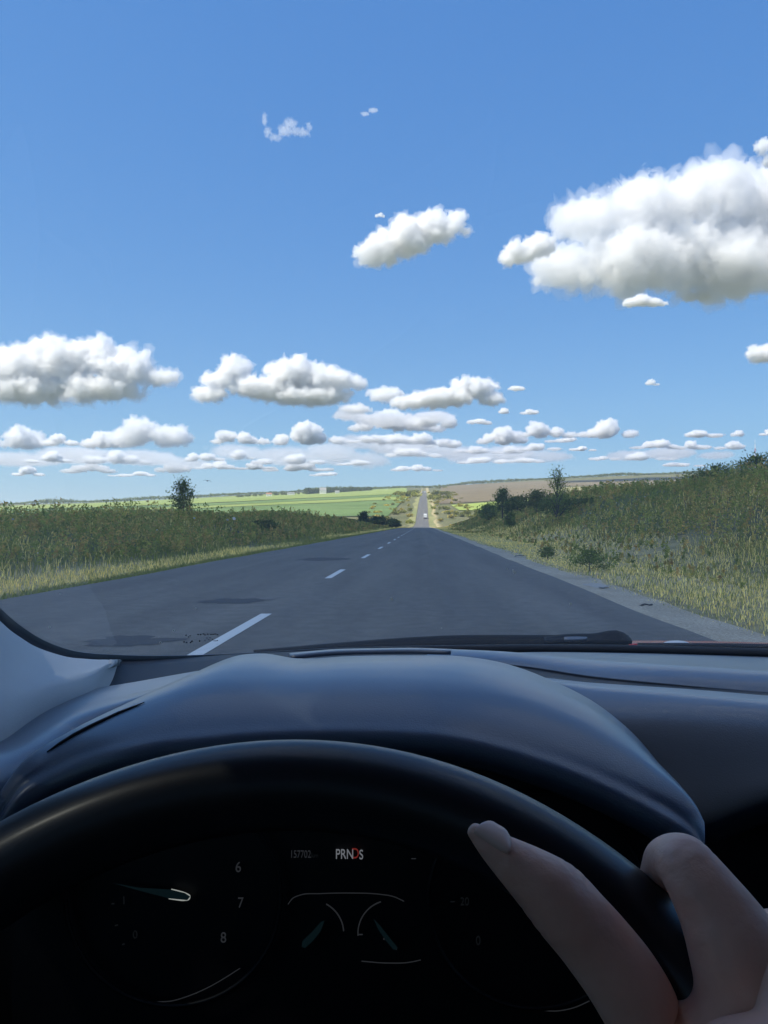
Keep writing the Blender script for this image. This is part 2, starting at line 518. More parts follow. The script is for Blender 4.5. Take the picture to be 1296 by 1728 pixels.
def field(name, quad, mat, lift):
    c = [hit(*q) for q in quad]
    n = 60
    s = np.linspace(0, 1, n)
    S, T = np.meshgrid(s, s)
    B = lambda k: (c[0][k] * (1 - S) * (1 - T) + c[1][k] * S * (1 - T) + c[2][k] * S * T + c[3][k] * (1 - S) * T)
    X, Y = B(0), B(1)
    V = np.stack([X, Y, terrain(X, Y) + lift], -1).reshape(-1, 3)
    I = np.arange(n * n).reshape(n, n)
    Fc = np.stack([I[:-1, :-1], I[:-1, 1:], I[1:, 1:], I[1:, :-1]], -1).reshape(-1, 4)
    mesh_obj(name, V, Fc, mat, None, True, kind='structure')
G1 = field_mat('bright_green_crop', (.21, .27, .07), (.26, .31, .095))
G2 = field_mat('dark_green_crop', (.115, .18, .06), (.14, .205, .075))
G3 = field_mat('yellow_green_crop', (.26, .33, .07), (.30, .36, .10))
GV = field_mat('dry_verge', (.20, .22, .09), (.28, .27, .12))
for a_, b_ in ((-10, -5.3), (5.3, 9.5)):
    strip('grass_verge', [float(q) for q in np.arange(470, 1690, 10)], 0, 0, 6, GV, .12,
          wob=lambda y, a_=a_, b_=b_: (a_ + (2.5 * float(vnoise(y / 30, 1, 51)) if a_ < -6 else 0), b_ + (2.0 * float(vnoise(y / 25, 1, 52)) if b_ > 6 else 0)), kind='structure')
B1 = field_mat('ploughed_soil', (.16, .13, .08), (.195, .16, .10), rot=1.2)
B2 = field_mat('stubble', (.24, .22, .10), (.28, .26, .13), rot=1.2)
field('farm_field', [(-200, 858), (686, 823.5), (688, 834), (-200, 864)], G1, .7)
field('farm_field', [(-200, 864.5), (688, 834.5), (690, 838), (-200, 867)], G2, .7)
field('farm_field', [(-200, 867.5), (690, 838.5), (684, 844), (-200, 869.5)], G1, .7)
field('farm_field', [(-100, 870), (683, 844.5), (655, 872), (-100, 880)], G2, .7)
field('farm_field', [(744, 820), (930, 812), (935, 838), (741, 851)], B1, .7)
field('farm_field', [(930, 813), (1330, 801), (1330, 812), (932, 822)], B1, .7)
field('farm_field', [(935, 823), (1330, 813), (1330, 830), (935, 838)], B2, .7)
field('farm_field', [(760, 853), (935, 839), (935, 860), (775, 862)], G3, .7)

# ---------------------------------------------------------------- grass and weeds
def blades(name, xs, y_, zs, hts, wd, cols, lean=.75, **k):
    n = len(xs)
    a = RNG.uniform(0, 2 * np.pi, n)
    dx, dy = np.cos(a), np.sin(a)
    la = RNG.uniform(0, 2 * np.pi, n); le = RNG.uniform(.05, lean, n) * hts
    lx, ly = np.cos(la) * le, np.sin(la) * le
    V = np.zeros((n, 5, 3), np.float32)
    b0 = np.stack([xs, y_, zs - .03], -1)
    side = np.stack([dx, dy, np.zeros(n)], -1) * (wd / 2)[:, None]
    mid = b0 + np.stack([lx * .3, ly * .3, hts * .55], -1)
    V[:, 0] = b0 - side; V[:, 1] = b0 + side
    V[:, 2] = mid + side * .8; V[:, 3] = mid - side * .8
    V[:, 4] = b0 + np.stack([lx, ly, hts * np.sqrt(np.clip(1 - (le / hts) ** 2, .2, 1))], -1)
    base = np.arange(n)[:, None] * 5
    T = np.concatenate([base + [0, 1, 2], base + [0, 2, 3], base + [3, 2, 4]], 0)
    o = mesh_obj(name, V.reshape(-1, 3), T, M['grass'], None, False, **k)
    set_col(o, np.repeat(cols * np.array([2.0, 1.7, .86]), 5, axis=0))
    return o

def leafy(name, centers, sizes, cols, mat, parent=None, **k):
    """many small diamond leaves with random orientation"""
    n = len(centers)
    A = RNG.normal(size=(n, 3)); A /= np.linalg.norm(A, axis=1)[:, None]
    B = np.cross(A, RNG.normal(size=(n, 3))); B /= np.linalg.norm(B, axis=1)[:, None]
    L = sizes[:, None]
    V = np.stack([centers - A * L * .6, centers + B * L * .3, centers + A * L * .6, centers - B * L * .3], 1)
    Fc = np.arange(n * 4).reshape(n, 4)
    o = mesh_obj(name, V.reshape(-1, 3), Fc, mat, parent, False, **k)
    set_col(o, np.repeat(cols * np.array([2.75, 2.3, 1.0]), 4, axis=0))
    return o

GREEN = np.array([(.10, .125, .04), (.12, .15, .05), (.15, .165, .06), (.085, .11, .045)])
DRY = np.array([(.50, .43, .26), (.58, .52, .33), (.42, .37, .22), (.34, .32, .18)])
def pick(n, dryf):
    g = GREEN[RNG.integers(0, 4, n)]; d = DRY[RNG.integers(0, 4, n)]
    c = np.where((RNG.uniform(0, 1, n) < dryf)[:, None], d, g)
    return c * RNG.uniform(.9, 1.5, (n, 1))

def sample(n, ufun, y0, y1, pw=1.0):
    q = RNG.uniform(0, 1, n)
    y = y0 * (y1 / y0) ** q
    return ufun(n), y

# left verge: short green lip at the asphalt, straw strip behind, weeds on the bank
def veg(side, n, u0, u1, h0, h1, dry, wd, y0=5, y1=420, name='grass', lean=.7, hn=.5):
    n = int(n * 1.4)
    q = RNG.uniform(0, 1, n)
    y = 3.0 * ((y1 + 4) / 3.0) ** q - 4
    u = RNG.uniform(u0, u1, n)
    x = road_x(y) + side * u
    pt = vnoise(x / 3, y / 3, 21) * .5 + .5
    keep = RNG.uniform(0, 1, n) < np.clip(.35 + pt, 0, 1)
    x, y, u, pt = x[keep], y[keep], u[keep], pt[keep]
    n = len(x)
    h = RNG.uniform(h0, h1, n) * (1 - hn + hn * 2 * np.clip(vnoise(x / 2.2, y / 4, 22) * .5 + .5, 0, 1))
    h = np.maximum(h, .05)
    dz = np.clip(dry + .6 * vnoise(x / 4.2, y / 7, 23), 0, 1) if dry > 0 else np.zeros(n)
    wscale = wd * (1 + np.maximum(y, 0) / 14.0)
    return x, y, terrain(x, y), h, wscale * RNG.uniform(.6, 1.4, n), pick(n, dz)
def cat_blades(name, sets, **k):
    S = [np.concatenate([s[i] for s in sets]) for i in range(6)]
    return blades(name, *S, **k)
cat_blades('verge_grass', [
    veg(-1, 22000, 4.95, 5.9, .05, .17, .0, .006),
    veg(-1, 22000, 5.7, 7.2, .08, .28, .8, .006),
    veg(1, 36000, 6.2, 9.6, .03, .12, .85, .006),
    veg(1, 2500, 5.8, 6.3, .02, .07, .6, .006),
    veg(1, 44000, 9.2, 13.5, .05, .22, .66, .006),
], kind='stuff')
cat_blades('bank_grass', [
    veg(-1, 60000, 7.2, 17, .12, .45, .18, .007),
    veg(1, 60000, 12, 24, .14, .50, .25, .007),
    veg(-1, 7000, 15, 24, .3, .8, .2, .010),
    veg(1, 8000, 20, 32, .4, 1.1, .2, .012),
], kind='stuff')

def herbs(n, side, u0, u1, h0, h1, y0, y1, gcol, leaves=14, ls=.06):
    q = RNG.uniform(0, 1, n)
    y = y0 * (y1 / y0) ** q
    x = road_x(y) + side * RNG.uniform(u0, u1, n)
    pt = vnoise(x / 4, y / 6, 31)
    kp = RNG.uniform(-1, 1, n) < pt + .35
    x, y, pt = x[kp], y[kp], pt[kp]; n = len(x)
    z = terrain(x, y)
    h = RNG.uniform(h0, h1, n) * (1 + .3 * pt)
    tt = RNG.uniform(.1, 1, (n, leaves))
    sp = (.32 * (1 - .55 * tt)) * h[:, None] * .9
    C = np.stack([x[:, None] + RNG.normal(size=(n, leaves)) * sp * .6, y[:, None] + RNG.normal(size=(n, leaves)) * sp * .6, z[:, None] + tt * h[:, None]], -1)
    S = ls * (1 + y / 45)[:, None] * RNG.uniform(.6, 1.5, (n, leaves))
    g = np.array(gcol)[RNG.integers(0, len(gcol), n)] * RNG.uniform(.9, 1.6, (n, 1))
    Cc = np.repeat(g[:, None, :], leaves, 1) * RNG.uniform(.92, 1.12, (n, leaves, 1))
    return C.reshape(-1, 3), S.reshape(-1), Cc.reshape(-1, 3)
WG = [(.075, .10, .04), (.09, .115, .05), (.11, .13, .06), (.14, .145, .07), (.18, .155, .09), (.17, .13, .08)]
hs = [herbs(9000, -1, 7.8, 17, .25, .75, 8, 300, WG), herbs(3500, -1, 14, 24, .45, .9, 12, 300, WG),
      herbs(9000, 1, 13, 24, .25, .85, 9, 330, WG), herbs(4000, 1, 20, 30, .7, 1.35, 14, 330, WG),
      herbs(260, -1, 12, 19, .6, 1.25, 14, 160, WG, 26, .07), herbs(300, 1, 17, 25, .8, 1.5, 16, 200, WG, 26, .08),
      herbs(900, 1, 8.5, 13, .1, .32, 8, 200, WG)]
leafy('bank_weeds', *[np.concatenate([s[i] for s in hs]) for i in range(3)], M['leaf'], kind='stuff')

# ---------------------------------------------------------------- bushes and trees
def tree(name, label, cat, base, w_, h_, seed, nl=3000, leaf=.08, col=(.035, .06, .025), trunk_h=.15, limbs=9, spiky=0, group=None, dens=1, sigma=.16):
    rr = np.random.default_rng(seed)
    root = empty(name, base, label=label, cat=cat, group=group)
    # limbs
    V, Fc = [], []
    tips = []
    def add(pts, rads):
        v, f = tube(pts, rads, 5)
        n0 = len(V); V.extend(v); Fc.extend([tuple(i + n0 for i in q) for q in f])
    top = Vector((rr.normal() * .04 * w_, rr.normal() * .04 * w_, h_ * .86))
    tr = max(.012, h_ * .018)
    add([(0, 0, -.2), (0, 0, h_ * .3), (top.x * .6, top.y * .6, h_ * .6), tuple(top)], [tr * 1.5, tr * 1.2, tr * .7, tr * .25])
    for i in range(limbs):
        f = trunk_h + (1 - trunk_h) * (i + rr.uniform(0, .8)) / limbs * .85
        a = i * 2.4 + rr.uniform(-.4, .4)
        prof = (math.sin(math.pi * min(1, (f * .9 + .18))) ** .7) if not spiky else (1.05 - f)
        L = w_ * .5 * prof * rr.uniform(.65, 1.1)
        e = Vector((math.cos(a) * L, math.sin(a) * L, h_ * min(.98, f + .12 + .25 * rr.uniform(0, 1) * (1 - f))))
        s = Vector((0, 0, h_ * f * .8))
        mid = s.lerp(e, .5) + Vector((0, 0, .04 * h_))
        add([s, mid, e], [tr * .7, tr * .45, tr * .15])
        tips += [(e, 1.0), (mid, .9), (s.lerp(e, .75), .8)]
    tips.append((top, .8)); tips.append((top + Vector((0, 0, h_ * .1)), .35))
    tips = [(p, s) for p, s in tips]
    mesh_obj('trunk', V, Fc, M['bark'], root, True)
    T = np.array([tuple(p) for p, s in tips]); S = np.array([s for p, s in tips])
    k = rr.integers(0, len(T), nl)
    C = T[k] + rr.normal(size=(nl, 3)) * (sigma * S[k])[:, None] * np.array([w_ * .62, w_ * .62, h_ * .5])
    C[:, 2] = np.clip(C[:, 2], .02, None)
    kc = rr.uniform(.6, 1.5, len(T))
    cols = np.array(col) * kc[k][:, None] * rr.uniform(.75, 1.3, (nl, 1))
    leafy('crown', C, leaf * rr.uniform(.6, 1.4, nl), cols, M['leaf'], root)
    return root

def tp(px, d, top_py, extra=0):
    """base on the terrain at pixel column px and distance d; height so that its top is seen at top_py"""
    x = (px - VX) / F * d
    z = float(terrain(x, d))
    h = H + (VY - top_py) / F * d - z
    return (x, d, z - .05), max(h, .3)

def put(name, label, cat, px, d, top_py, wpx, seed, **k):
    b_, h_ = tp(px, d, top_py)
    return tree(name, label, cat, b_, wpx / F * d * 1.15, h_, seed, **k)
DG = (.048, .072, .032)
MG = (.07, .105, .04)
put('bush', 'lone dark green bush standing up on the crest of the left bank', 'bush', 308, 58, 812, 33, 1, nl=2200, leaf=.13, col=DG, sigma=.2)
put('sapling', 'tall sparse sapling with bare twiggy top on the right bank', 'tree', 940, 70, 790, 50, 2, nl=1500, leaf=.13, col=MG, limbs=14, spiky=1, sigma=.13, trunk_h=.05)
put('bush', 'rounded dark bush low on the left bank slope', 'bush', 448, 62, 878, 40, 3, nl=1800, leaf=.14, col=(.045, .062, .03), sigma=.2)
put('bush', 'tall pointed dark bush standing apart at the left edge of the right-hand bushes', 'bush', 848, 130, 826, 34, 4, nl=2200, leaf=.3, col=DG, spiky=1, sigma=.17)
BR = [('bush', 'broad dark bush just right of the pointed dark bush', 873, 118, 838, 42),
      ('bush', 'low dark bush at the foot of the right bank where the ploughed field shows behind', 824, 150, 852, 30),
      ('bush', 'grey-green bush between the broad dark bush and the sapling', 905, 95, 828, 44),
      ('bush', 'leafy bush crowding the foot of the tall sapling', 938, 72, 838, 62),
      ('bush', 'dark spreading bush to the right of the tall sapling', 985, 74, 842, 66),
      ('bush', 'small dark upright bush on the verge in front of the pointed dark bush', 861, 92, 866, 13)]
for i, (nm, lb, px, d, tpy, wp) in enumerate(BR):
    put(nm, lb, 'bush', px, d, tpy, wp, 10 + i, nl=2200, leaf=.16 * d / 75, col=[DG, MG, (.055, .07, .04), DG][i % 4], sigma=.2, group='bushes on the right bank')
BL = [('dark bush at the near end of the row where the left bank ends', 566, 150, 874, 34),
      ('tall narrow dark bush rising above the row at the end of the left bank', 613, 190, 865, 16),
      ('broad dark bush right of the narrow one at the end of the left bank', 636, 205, 872, 34),
      ('last small dark bush beside the road at the end of the left bank', 662, 230, 877, 20)]
for i, (lb, px, d, tpy, wp) in enumerate(BL):
    put('bush', lb, 'bush', px, d, tpy, wp, 30 + i, nl=1600, leaf=.14 * d / 60, col=(.036, .054, .028), sigma=.2, spiky=(i == 1), group='dark bushes at the end of the left bank')
put('bush', 'small round green bush beside the gravel shoulder, nearer the road crest', 'bush', 924, 30, 921, 26, 50, nl=1300, leaf=.05, col=MG, group='low green clumps by the gravel shoulder', sigma=.22)
put('bush', 'wider low green bush beside the gravel shoulder, right of the round one', 'bush', 995, 22, 926, 60, 51, nl=2600, leaf=.045, col=MG, group='low green clumps by the gravel shoulder', sigma=.22)
put('bush', 'dark bush with twigs against the sky at the right end of the right bank', 'bush', 1278, 50, 768, 70, 52, nl=3000, leaf=.11, col=DG, sigma=.2)
put('bush', 'low dark bush on the right bank crest left of the twiggy one', 'bush', 1205, 54, 785, 60, 53, nl=2200, leaf=.11, col=DG, sigma=.2)

# hedges and scrub round the far stretch of road, far tree lines
def clumps(name, items, per=60, col=(.05, .075, .03), fs=.16, **k):
    C, S, K = [], [], []
    for (x, y, w_, h_, c) in items:
        n = per
        q = RNG.normal(size=(n, 3)); q /= np.linalg.norm(q, axis=1)[:, None]
        q *= RNG.uniform(.35, 1, (n, 1)) * (1 + .2 * RNG.normal(size=(n, 1)))
        z0 = float(terrain(x, y))
        C.append(np.stack([x + q[:, 0] * w_ / 2, y + q[:, 1] * w_ / 2, z0 + h_ * .5 + q[:, 2] * h_ * .5], -1))
        S.append(RNG.uniform(.6, 1.3, n) * max(w_, h_) * fs * 1.8)
        K.append(np.array(c) * RNG.uniform(.7, 1.3) * RNG.uniform(.75, 1.25, (n, 1)))
    return leafy(name, np.concatenate(C), np.concatenate(S), np.concatenate(K), M['leaf'], **k)
it = []
rr = random.Random(5)
for y in np.arange(560, 1750, 14):   # scrub rows both sides of the far road
    for sd in (-1, 1):
        for _ in range(3):
            u = rr.uniform(9, 55) * sd
            if rr.random() < .34:
                it.append((float(road_x(y)) + u, y + rr.uniform(-7, 7), rr.uniform(3, 8), rr.uniform(1.2, 3.6), rr.choice([(.12, .135, .055), (.10, .12, .05), (.17, .17, .08), (.14, .15, .06)])))
for px, py, s in [(690, 838, 14), (700, 834, 14), (682, 836, 12), (742, 836, 13), (733, 843, 8), (752, 842, 10), (744, 824, 8), (738, 824, 8), (750, 823.5, 8), (676, 866, 5), (668, 868, 5), (690, 862, 5), (735, 868, 3), (745, 860, 6), (760, 868, 5), (775, 872, 5), (790, 868, 6), (800, 873, 6)]:
    x, y = hit(px, py)
    for _ in range(4):
        it.append((x + rr.uniform(-s, s), y + rr.uniform(-s, s), s * rr.uniform(.7, 1.2), s * rr.uniform(.4, .7), rr.choice([(.085, .105, .05), (.10, .12, .05)])))
clumps('far_roadside_scrub', it, 70, kind='stuff')
it = []
for px in np.arange(-120, 1400, 2.2):
    y = 2560 + rr.uniform(-40, 40)
    x = (px - VX) / F * y
    hgt = 9 + 5 * float(vnoise(px / 25, 0, 41)) + rr.uniform(-2, 2)
    if px > 900: hgt *= .9
    it.append((x, y, rr.uniform(9, 16), max(4, hgt), (.06, .085, .045)))
clumps('far_tree_line', it, 46, kind='stuff')
# dark wood behind the farm houses
it = []
for px in np.arange(516, 628, 1.6):
    y = 2180 + (px - 516) * 1.5 + rr.uniform(-20, 20)
    it.append(((px - VX) / F * y, y, rr.uniform(10, 15), 17 - (px - 516) * .055 + rr.uniform(-1.5, 1.5), (.03, .045, .028)))
for px in np.arange(400, 516, 4):
    y = 2250 + rr.uniform(-30, 30)
    if rr.random() < .6: it.append(((px - VX) / F * y, y, rr.uniform(8, 14), rr.uniform(5, 9), (.045, .065, .035)))
clumps('far_wood', it, 90, kind='stuff')

# ---------------------------------------------------------------- far farm buildings
M['wall_white'] = simple('white_render', (.78, .77, .72), .8, noise_scale=.5, noise_amt=.06)
M['roof_grey'] = simple('grey_roof', (.30, .29, .28), .8)
M['roof_red'] = simple('red_roof', (.38, .16, .10), .8)
M['pane'] = simple('dark_pane', (.03, .035, .04), .2)
def house(label, px, py, wpx, hpx, y=None, roof='roof_grey', rot=.15, gable=.35):
    y = y or 2000
    x = (px - VX) / F * y
    z = float(terrain(x, y))
    W, Ht = wpx / F * y, hpx / F * y
    D = W * .7
    root = empty('farm_house', (x, y, z), label=label, cat='house', group='far white farm buildings')
    root.rotation_euler = (0, 0, rot)
    wh = Ht * (1 - gable)
    bm = bmesh.new(); box_bm(bm, (0, 0, wh / 2 - 1), (W, D, wh + 2)); bm_obj('wall', bm, M['wall_white'], root)
    e = .4
    V = [(-W / 2 - e, -D / 2 - e, wh), (W / 2 + e, -D / 2 - e, wh), (W / 2 + e, D / 2 + e, wh), (-W / 2 - e, D / 2 + e, wh), (-W / 2 - e, 0, Ht), (W / 2 + e, 0, Ht)]
    rf = mesh_obj('roof', V, [(0, 1, 5, 4), (2, 3, 4, 5), (0, 4, 3), (1, 2, 5), (3, 2, 1, 0)], M[roof], root)
    bm = bmesh.new(); box_bm(bm, (W * .2, 0, Ht * .97), (1, 1, Ht * .22)); bm_obj('chimney', bm, M[roof], rf)
    for i in range(3):
        bm = bmesh.new(); box_bm(bm, (W * (-.3 + .3 * i), -D / 2 - .03, wh * .55), (W * .1, .12, wh * .35)); bm_obj('window', bm, M['pane'], root)
house('white gabled farm house in front of the dark wood, largest of the far houses', 545, 828, 11, 11, 2080, 'roof_grey', gable=.45)
house('small white farm shed just right of the gabled house', 569, 828, 7, 5, 2050)
house('low white farm building at the far left of the settlement', 454, 834, 9, 6, 2150, 'roof_red')
house('long low white farm building between the left one and the gabled house', 491, 833, 12, 4.5, 2200, 'roof_grey')

# radio mast far right
x_, y_ = (1274 - VX) / F * 1500, 1500
z_ = float(terrain(x_, y_))
zt = H + (VY - 750) / F * y_
mast = empty('radio_mast', (x_, y_, z_), label='thin red and white lattice radio mast rising behind the right bank', cat='mast')
M['mast_red'] = simple('mast_red', (.45, .08, .05), .6); M['mast_white'] = simple('mast_white', (.7, .7, .7), .6)
hh = zt - z_
seg = 9
for i in range(seg):
    a0, a1 = hh * i / seg, hh * (i + 1) / seg
    bm = bmesh.new()
    wd = 1.5 * (1 - .6 * i / seg)
    for sx, sy in ((-1, -1), (1, -1), (0, 1)):
        box_bm(bm, (sx * wd, sy * wd, (a0 + a1) / 2), (.35, .35, a1 - a0))
    for q in range(6):
        zc = a0 + (a1 - a0) * (q + .5) / 6
        for s in (-1, 1):
            box_bm(bm, (0, -wd, zc), (.18, .18, math.hypot(2 * wd, (a1 - a0) / 6)), Matrix.Rotation(s * math.atan2(2 * wd, (a1 - a0) / 6), 3, 'Y').to_quaternion())
    bm_obj('mast_section', bm, M['mast_red'] if i % 2 else M['mast_white'], mast)
tube_obj('antenna', [(0, 0, hh), (0, 0, hh + 9)], .25, M['mast_white'], mast, 6)

# birds
def bird(label, px, py, d, span, rz):
    c = P(px, py, d)
    V = []; Fc = []
    n = 9
    for i in range(n):
        s = (i / (n - 1) - .5) * 2
        zc = .14 * span * (1 - abs(abs(s) - .45) * 2)
        ch = .13 * span * (1 - abs(s)) ** .5 + .01
        for k_, yy in enumerate((-ch * .5, ch * .5)):
            V += [(s * span / 2, yy + abs(s) * -.08 * span, zc + .006), (s * span / 2, yy + abs(s) * -.08 * span, zc - .006)]
    for i in range(n - 1):
        a = i * 4; b2 = a + 4
        Fc += [(a, a + 2, b2 + 2, b2), (a + 1, b2 + 1, b2 + 3, a + 3), (a, b2, b2 + 1, a + 1), (a + 2, a + 3, b2 + 3, b2 + 2)]
    v, f = tube([(0, -.26 * span, .02), (0, -.14 * span, .03), (0, .05 * span, .03), (0, .17 * span, .04), (0, .22 * span, .04)], [.015 * span, .04 * span, .06 * span, .045 * span, .01 * span], 8)
    n0 = len(V); V += v; Fc += [tuple(q + n0 for q in g) for g in f]
    o = mesh_obj('bird', V, Fc, simple('bird_feathers', (.04, .04, .045), .8), None, True, label=label, cat='bird')
    o.location = c; o.rotation_euler = (.3, .15, rz)
bird('small dark bird gliding above the lone bush on the left', 350, 812, 90, 1.0, .2)
bird('small dark bird against the clouds left of the radio mast', 1257, 760, 120, .9, 1.1)

# ---------------------------------------------------------------- far vehicles
def truck(label, px_off, y, Ww, Hh, Ll, away=True):
    x = float(road_x(y)) + px_off
    z = float(road_z(y)) + .01
    sl = (float(road_z(y + 5)) - float(road_z(y - 5))) / 10
    root = empty('lorry' if Hh > 3 else 'van', (x, y, z), label=label, cat='lorry' if Hh > 3 else 'van')
    root.rotation_euler = (math.atan(sl), 0, 0)
    bm = bmesh.new(); box_bm(bm, (0, Ll * .1, .95 + (Hh - .95) / 2), (Ww, Ll * .8, Hh - .95)); bevel_all(bm, .06)
    bm_obj('cargo_box', bm, M['white_body'], root)
    bm = bmesh.new(); box_bm(bm, (0, Ll * .62, .6 + (Hh - 1.4) / 2), (Ww * .95, Ll * .22, Hh - 1.2)); bevel_all(bm, .15)
    bm_obj('cab', bm, M['white_body'], root)
    bm = bmesh.new(); box_bm(bm, (0, Ll * .15, .78), (Ww * .8, Ll, .3)); bm_obj('chassis', bm, M['black'], root)
    bm = bmesh.new(); box_bm(bm, (0, -Ll * .33, .55), (Ww * .9, .12, .22)); bm_obj('bumper', bm, M['black'], root)
    for s in (-1, 1):
        bm = bmesh.new(); box_bm(bm, (s * Ww * .4, -Ll * .33 - .08, .8), (.3, .06, .16)); bm_obj('tail_light', bm, M['red'], root)
        for yy in (-.2, .5):
            bm = bmesh.new()
            bmesh.ops.create_cone(bm, cap_ends=True, segments=20, radius1=.48, radius2=.48, depth=.3, matrix=Matrix.Translation((s * Ww * .42, Ll * yy, .48)) @ Matrix.Rotation(math.pi / 2, 4, 'Y'))
            bm_obj('wheel', bm, M['rubber'], root)
truck('white box lorry driving away down the far stretch of road', 2.6, 640, 2.6, 3.6, 8)
truck('tiny white van at the top of the far hill where the road ends', 1.8, 1690, 2.4, 2.9, 6)
# ---------------------------------------------------------------- the car round the camera
car = empty('car', (0.40, 0, 0), label='red car seen from the driver seat, with dark dashboard, steering wheel and windscreen', cat='car')
COFF = Vector((0.40, 0, 0))
def C(name, verts, faces, mat, parent=car, smooth=True, **k):
    """mesh given in world coordinates, parented to the car (or to one of its parts)"""
    vv = [Vector(v) - COFF for v in verts]
    return mesh_obj(name, vv, faces, mat, parent, smooth, **k)
def CL(name, rows, nu, nv, mat, parent=car, thick=0., flip=False, **k):
    rows = [[Vector(p) - COFF for p in r] for r in rows]
    return loft(name, rows, nu, nv, mat, parent, thick, flip, **k)
def CT(name, pts, rad, mat, parent=car, n=10, **k):
    return tube_obj(name, [Vector(p) - COFF for p in pts], rad, mat, parent, n, **k)

# windscreen: curved sheet from the cowl up to the roof header
wb = [(-190, 850, .60), (-60, 975, .665), (0, 1037, .70), (32, 1066, .73), (72, 1091, .76), (130, 1109, .80), (200, 1113, .84), (300, 1112, .90), (380, 1107, .95), (560, 1096, 1.0), (740, 1091, 1.02), (1000, 1089, 1.03), (1296, 1095, 1.02)]
base = [P(*q) for q in wb]
base += [Vector((.80, .99, H - .168)), Vector((1.02, .90, H - .16)), Vector((1.20, .78, H - .145)), Vector((1.27, .66, H - .10)), Vector((1.29, .60, H - .02))]
nb = len(base)
tops = []
for i in range(nb):
    f = i / (nb - 1)
    x = -.36 + f * (1.16 + .36)
    tops.append(Vector((x, .31 - .07 * ((x - .4) / .76) ** 2, H + .345)))
def glass_pt(i, f):
    a, b_ = base[i], tops[i]
    p = a.lerp(b_, f)
    p.z += .045 * math.sin(math.pi * f) * (1 - .5 * abs(i / (nb - 1) - .5))
    return p
m = bpy.data.materials.new('windscreen_glass'); m.use_nodes = True
t = m.node_tree; t.nodes.clear()
out = t.nodes.new('ShaderNodeOutputMaterial')
tr = t.nodes.new('ShaderNodeBsdfTransparent'); tr.inputs[0].default_value = (.935, .945, .94, 1)
gl = t.nodes.new('ShaderNodeBsdfGlossy'); gl.inputs['Roughness'].default_value = .02
fr = t.nodes.new('ShaderNodeFresnel'); fr.inputs[0].default_value = 1.45
df = t.nodes.new('ShaderNodeBsdfTranslucent'); df.inputs[0].default_value = (.8, .85, .9, 1)
mx1 = t.nodes.new('ShaderNodeMixShader'); mx2 = t.nodes.new('ShaderNodeMixShader'); mx2.inputs[0].default_value = .04
t.links.new(fr.outputs[0], mx1.inputs[0]); t.links.new(tr.outputs[0], mx1.inputs[1]); t.links.new(gl.outputs[0], mx1.inputs[2])
t.links.new(mx1.outputs[0], mx2.inputs[1]); t.links.new(df.outputs[0], mx2.inputs[2]); t.links.new(mx2.outputs[0], out.inputs['Surface'])
M['glass'] = m
CL('windscreen', [[glass_pt(i, f) for i in range(nb)] for f in (0, .25, .5, .75, 1)], 60, 16, M['glass'])
glass = bpy.data.objects['windscreen']
# black ceramic band round the lower edge
fb = []
for i in range(nb):
    px = wb[i][0] if i < len(wb) else 1500
    wd = np.interp(px, [-190, 0, 130, 300, 400, 1600], [.014, .014, .012, .010, .007, .002])
    fb.append(wd)
up = [base[i] + (glass_pt(i, .05) - base[i]).normalized() * fb[i] + Vector((0, -.003, -.001)) for i in range(nb)]
lo = [base[i] + Vector((0, -.006, -.012)) for i in range(nb)]
CL('windscreen_border', [lo, up], 90, 3, M['glass_edge'], thick=.0015)
# printed safety marks low on the glass, and insect marks
def on_glass(px, py, off=.004):
    # nearest glass surface point along the ray: solve on the straight lower part
    best, bp_ = 9, None
    for i in range(nb - 1):
        for g in np.linspace(0, 1, 6, endpoint=False):
            for f in np.linspace(0, .6, 61):
                p = glass_pt(i, f).lerp(glass_pt(i + 1, f), g)
                q = (VX + F * p.x / p.y - px) ** 2 + (VY - F * (p.z - H) / p.y - py) ** 2
                if bp_ is None or q < best: best, bp_ = q, p.copy()
    d = bp_.y - off
    return P(px, py, d)
def marks(name, pts, mat, parent, flatten=.4):
    V, Fc = [], []
    rr = random.Random(9)
    for (px, py, r) in pts:
        c = on_glass(px, py)
        rad = r / F * c.y
        n0 = len(V); n = 7
        for ring, dy in ((0, 0), (1, -.0006)):
            for k in range(n):
                a = 2 * math.pi * k / n
                q = rad * rr.uniform(.6, 1.3)
                V.append(c + Vector((math.cos(a) * q, dy, math.sin(a) * q * flatten)))
        for k in range(n): Fc.append((n0 + k, n0 + (k + 1) % n, n0 + n + (k + 1) % n, n0 + n + k))
        Fc.append(tuple(n0 + n + k for k in range(n))[::-1]); Fc.append(tuple(n0 + k for k in range(n)))
    return C(name, V, Fc, mat, parent, False)
rr = random.Random(3)
pm = []
for x in list(range(335, 371, 4)): pm.append((x + rr.uniform(-1, 1), 1070.5 + rr.uniform(-1, 1), 1.5))
for x in list(range(346, 370, 3)): pm.append((x + rr.uniform(-1, 1), 1079 + rr.uniform(-3, 3), 1.1))
for x in (311, 315, 322, 324, 337): pm.append((x, 1083 + rr.uniform(-1.5, 1.5), 1.7))
for x in (314, 318, 321): pm.append((x, 1073 + rr.uniform(-2, 2), 1.4))
marks('safety_print', pm, M['frit'], glass, .8)
M['splat'] = simple('insect_splat', (.62, .64, .60), .7)
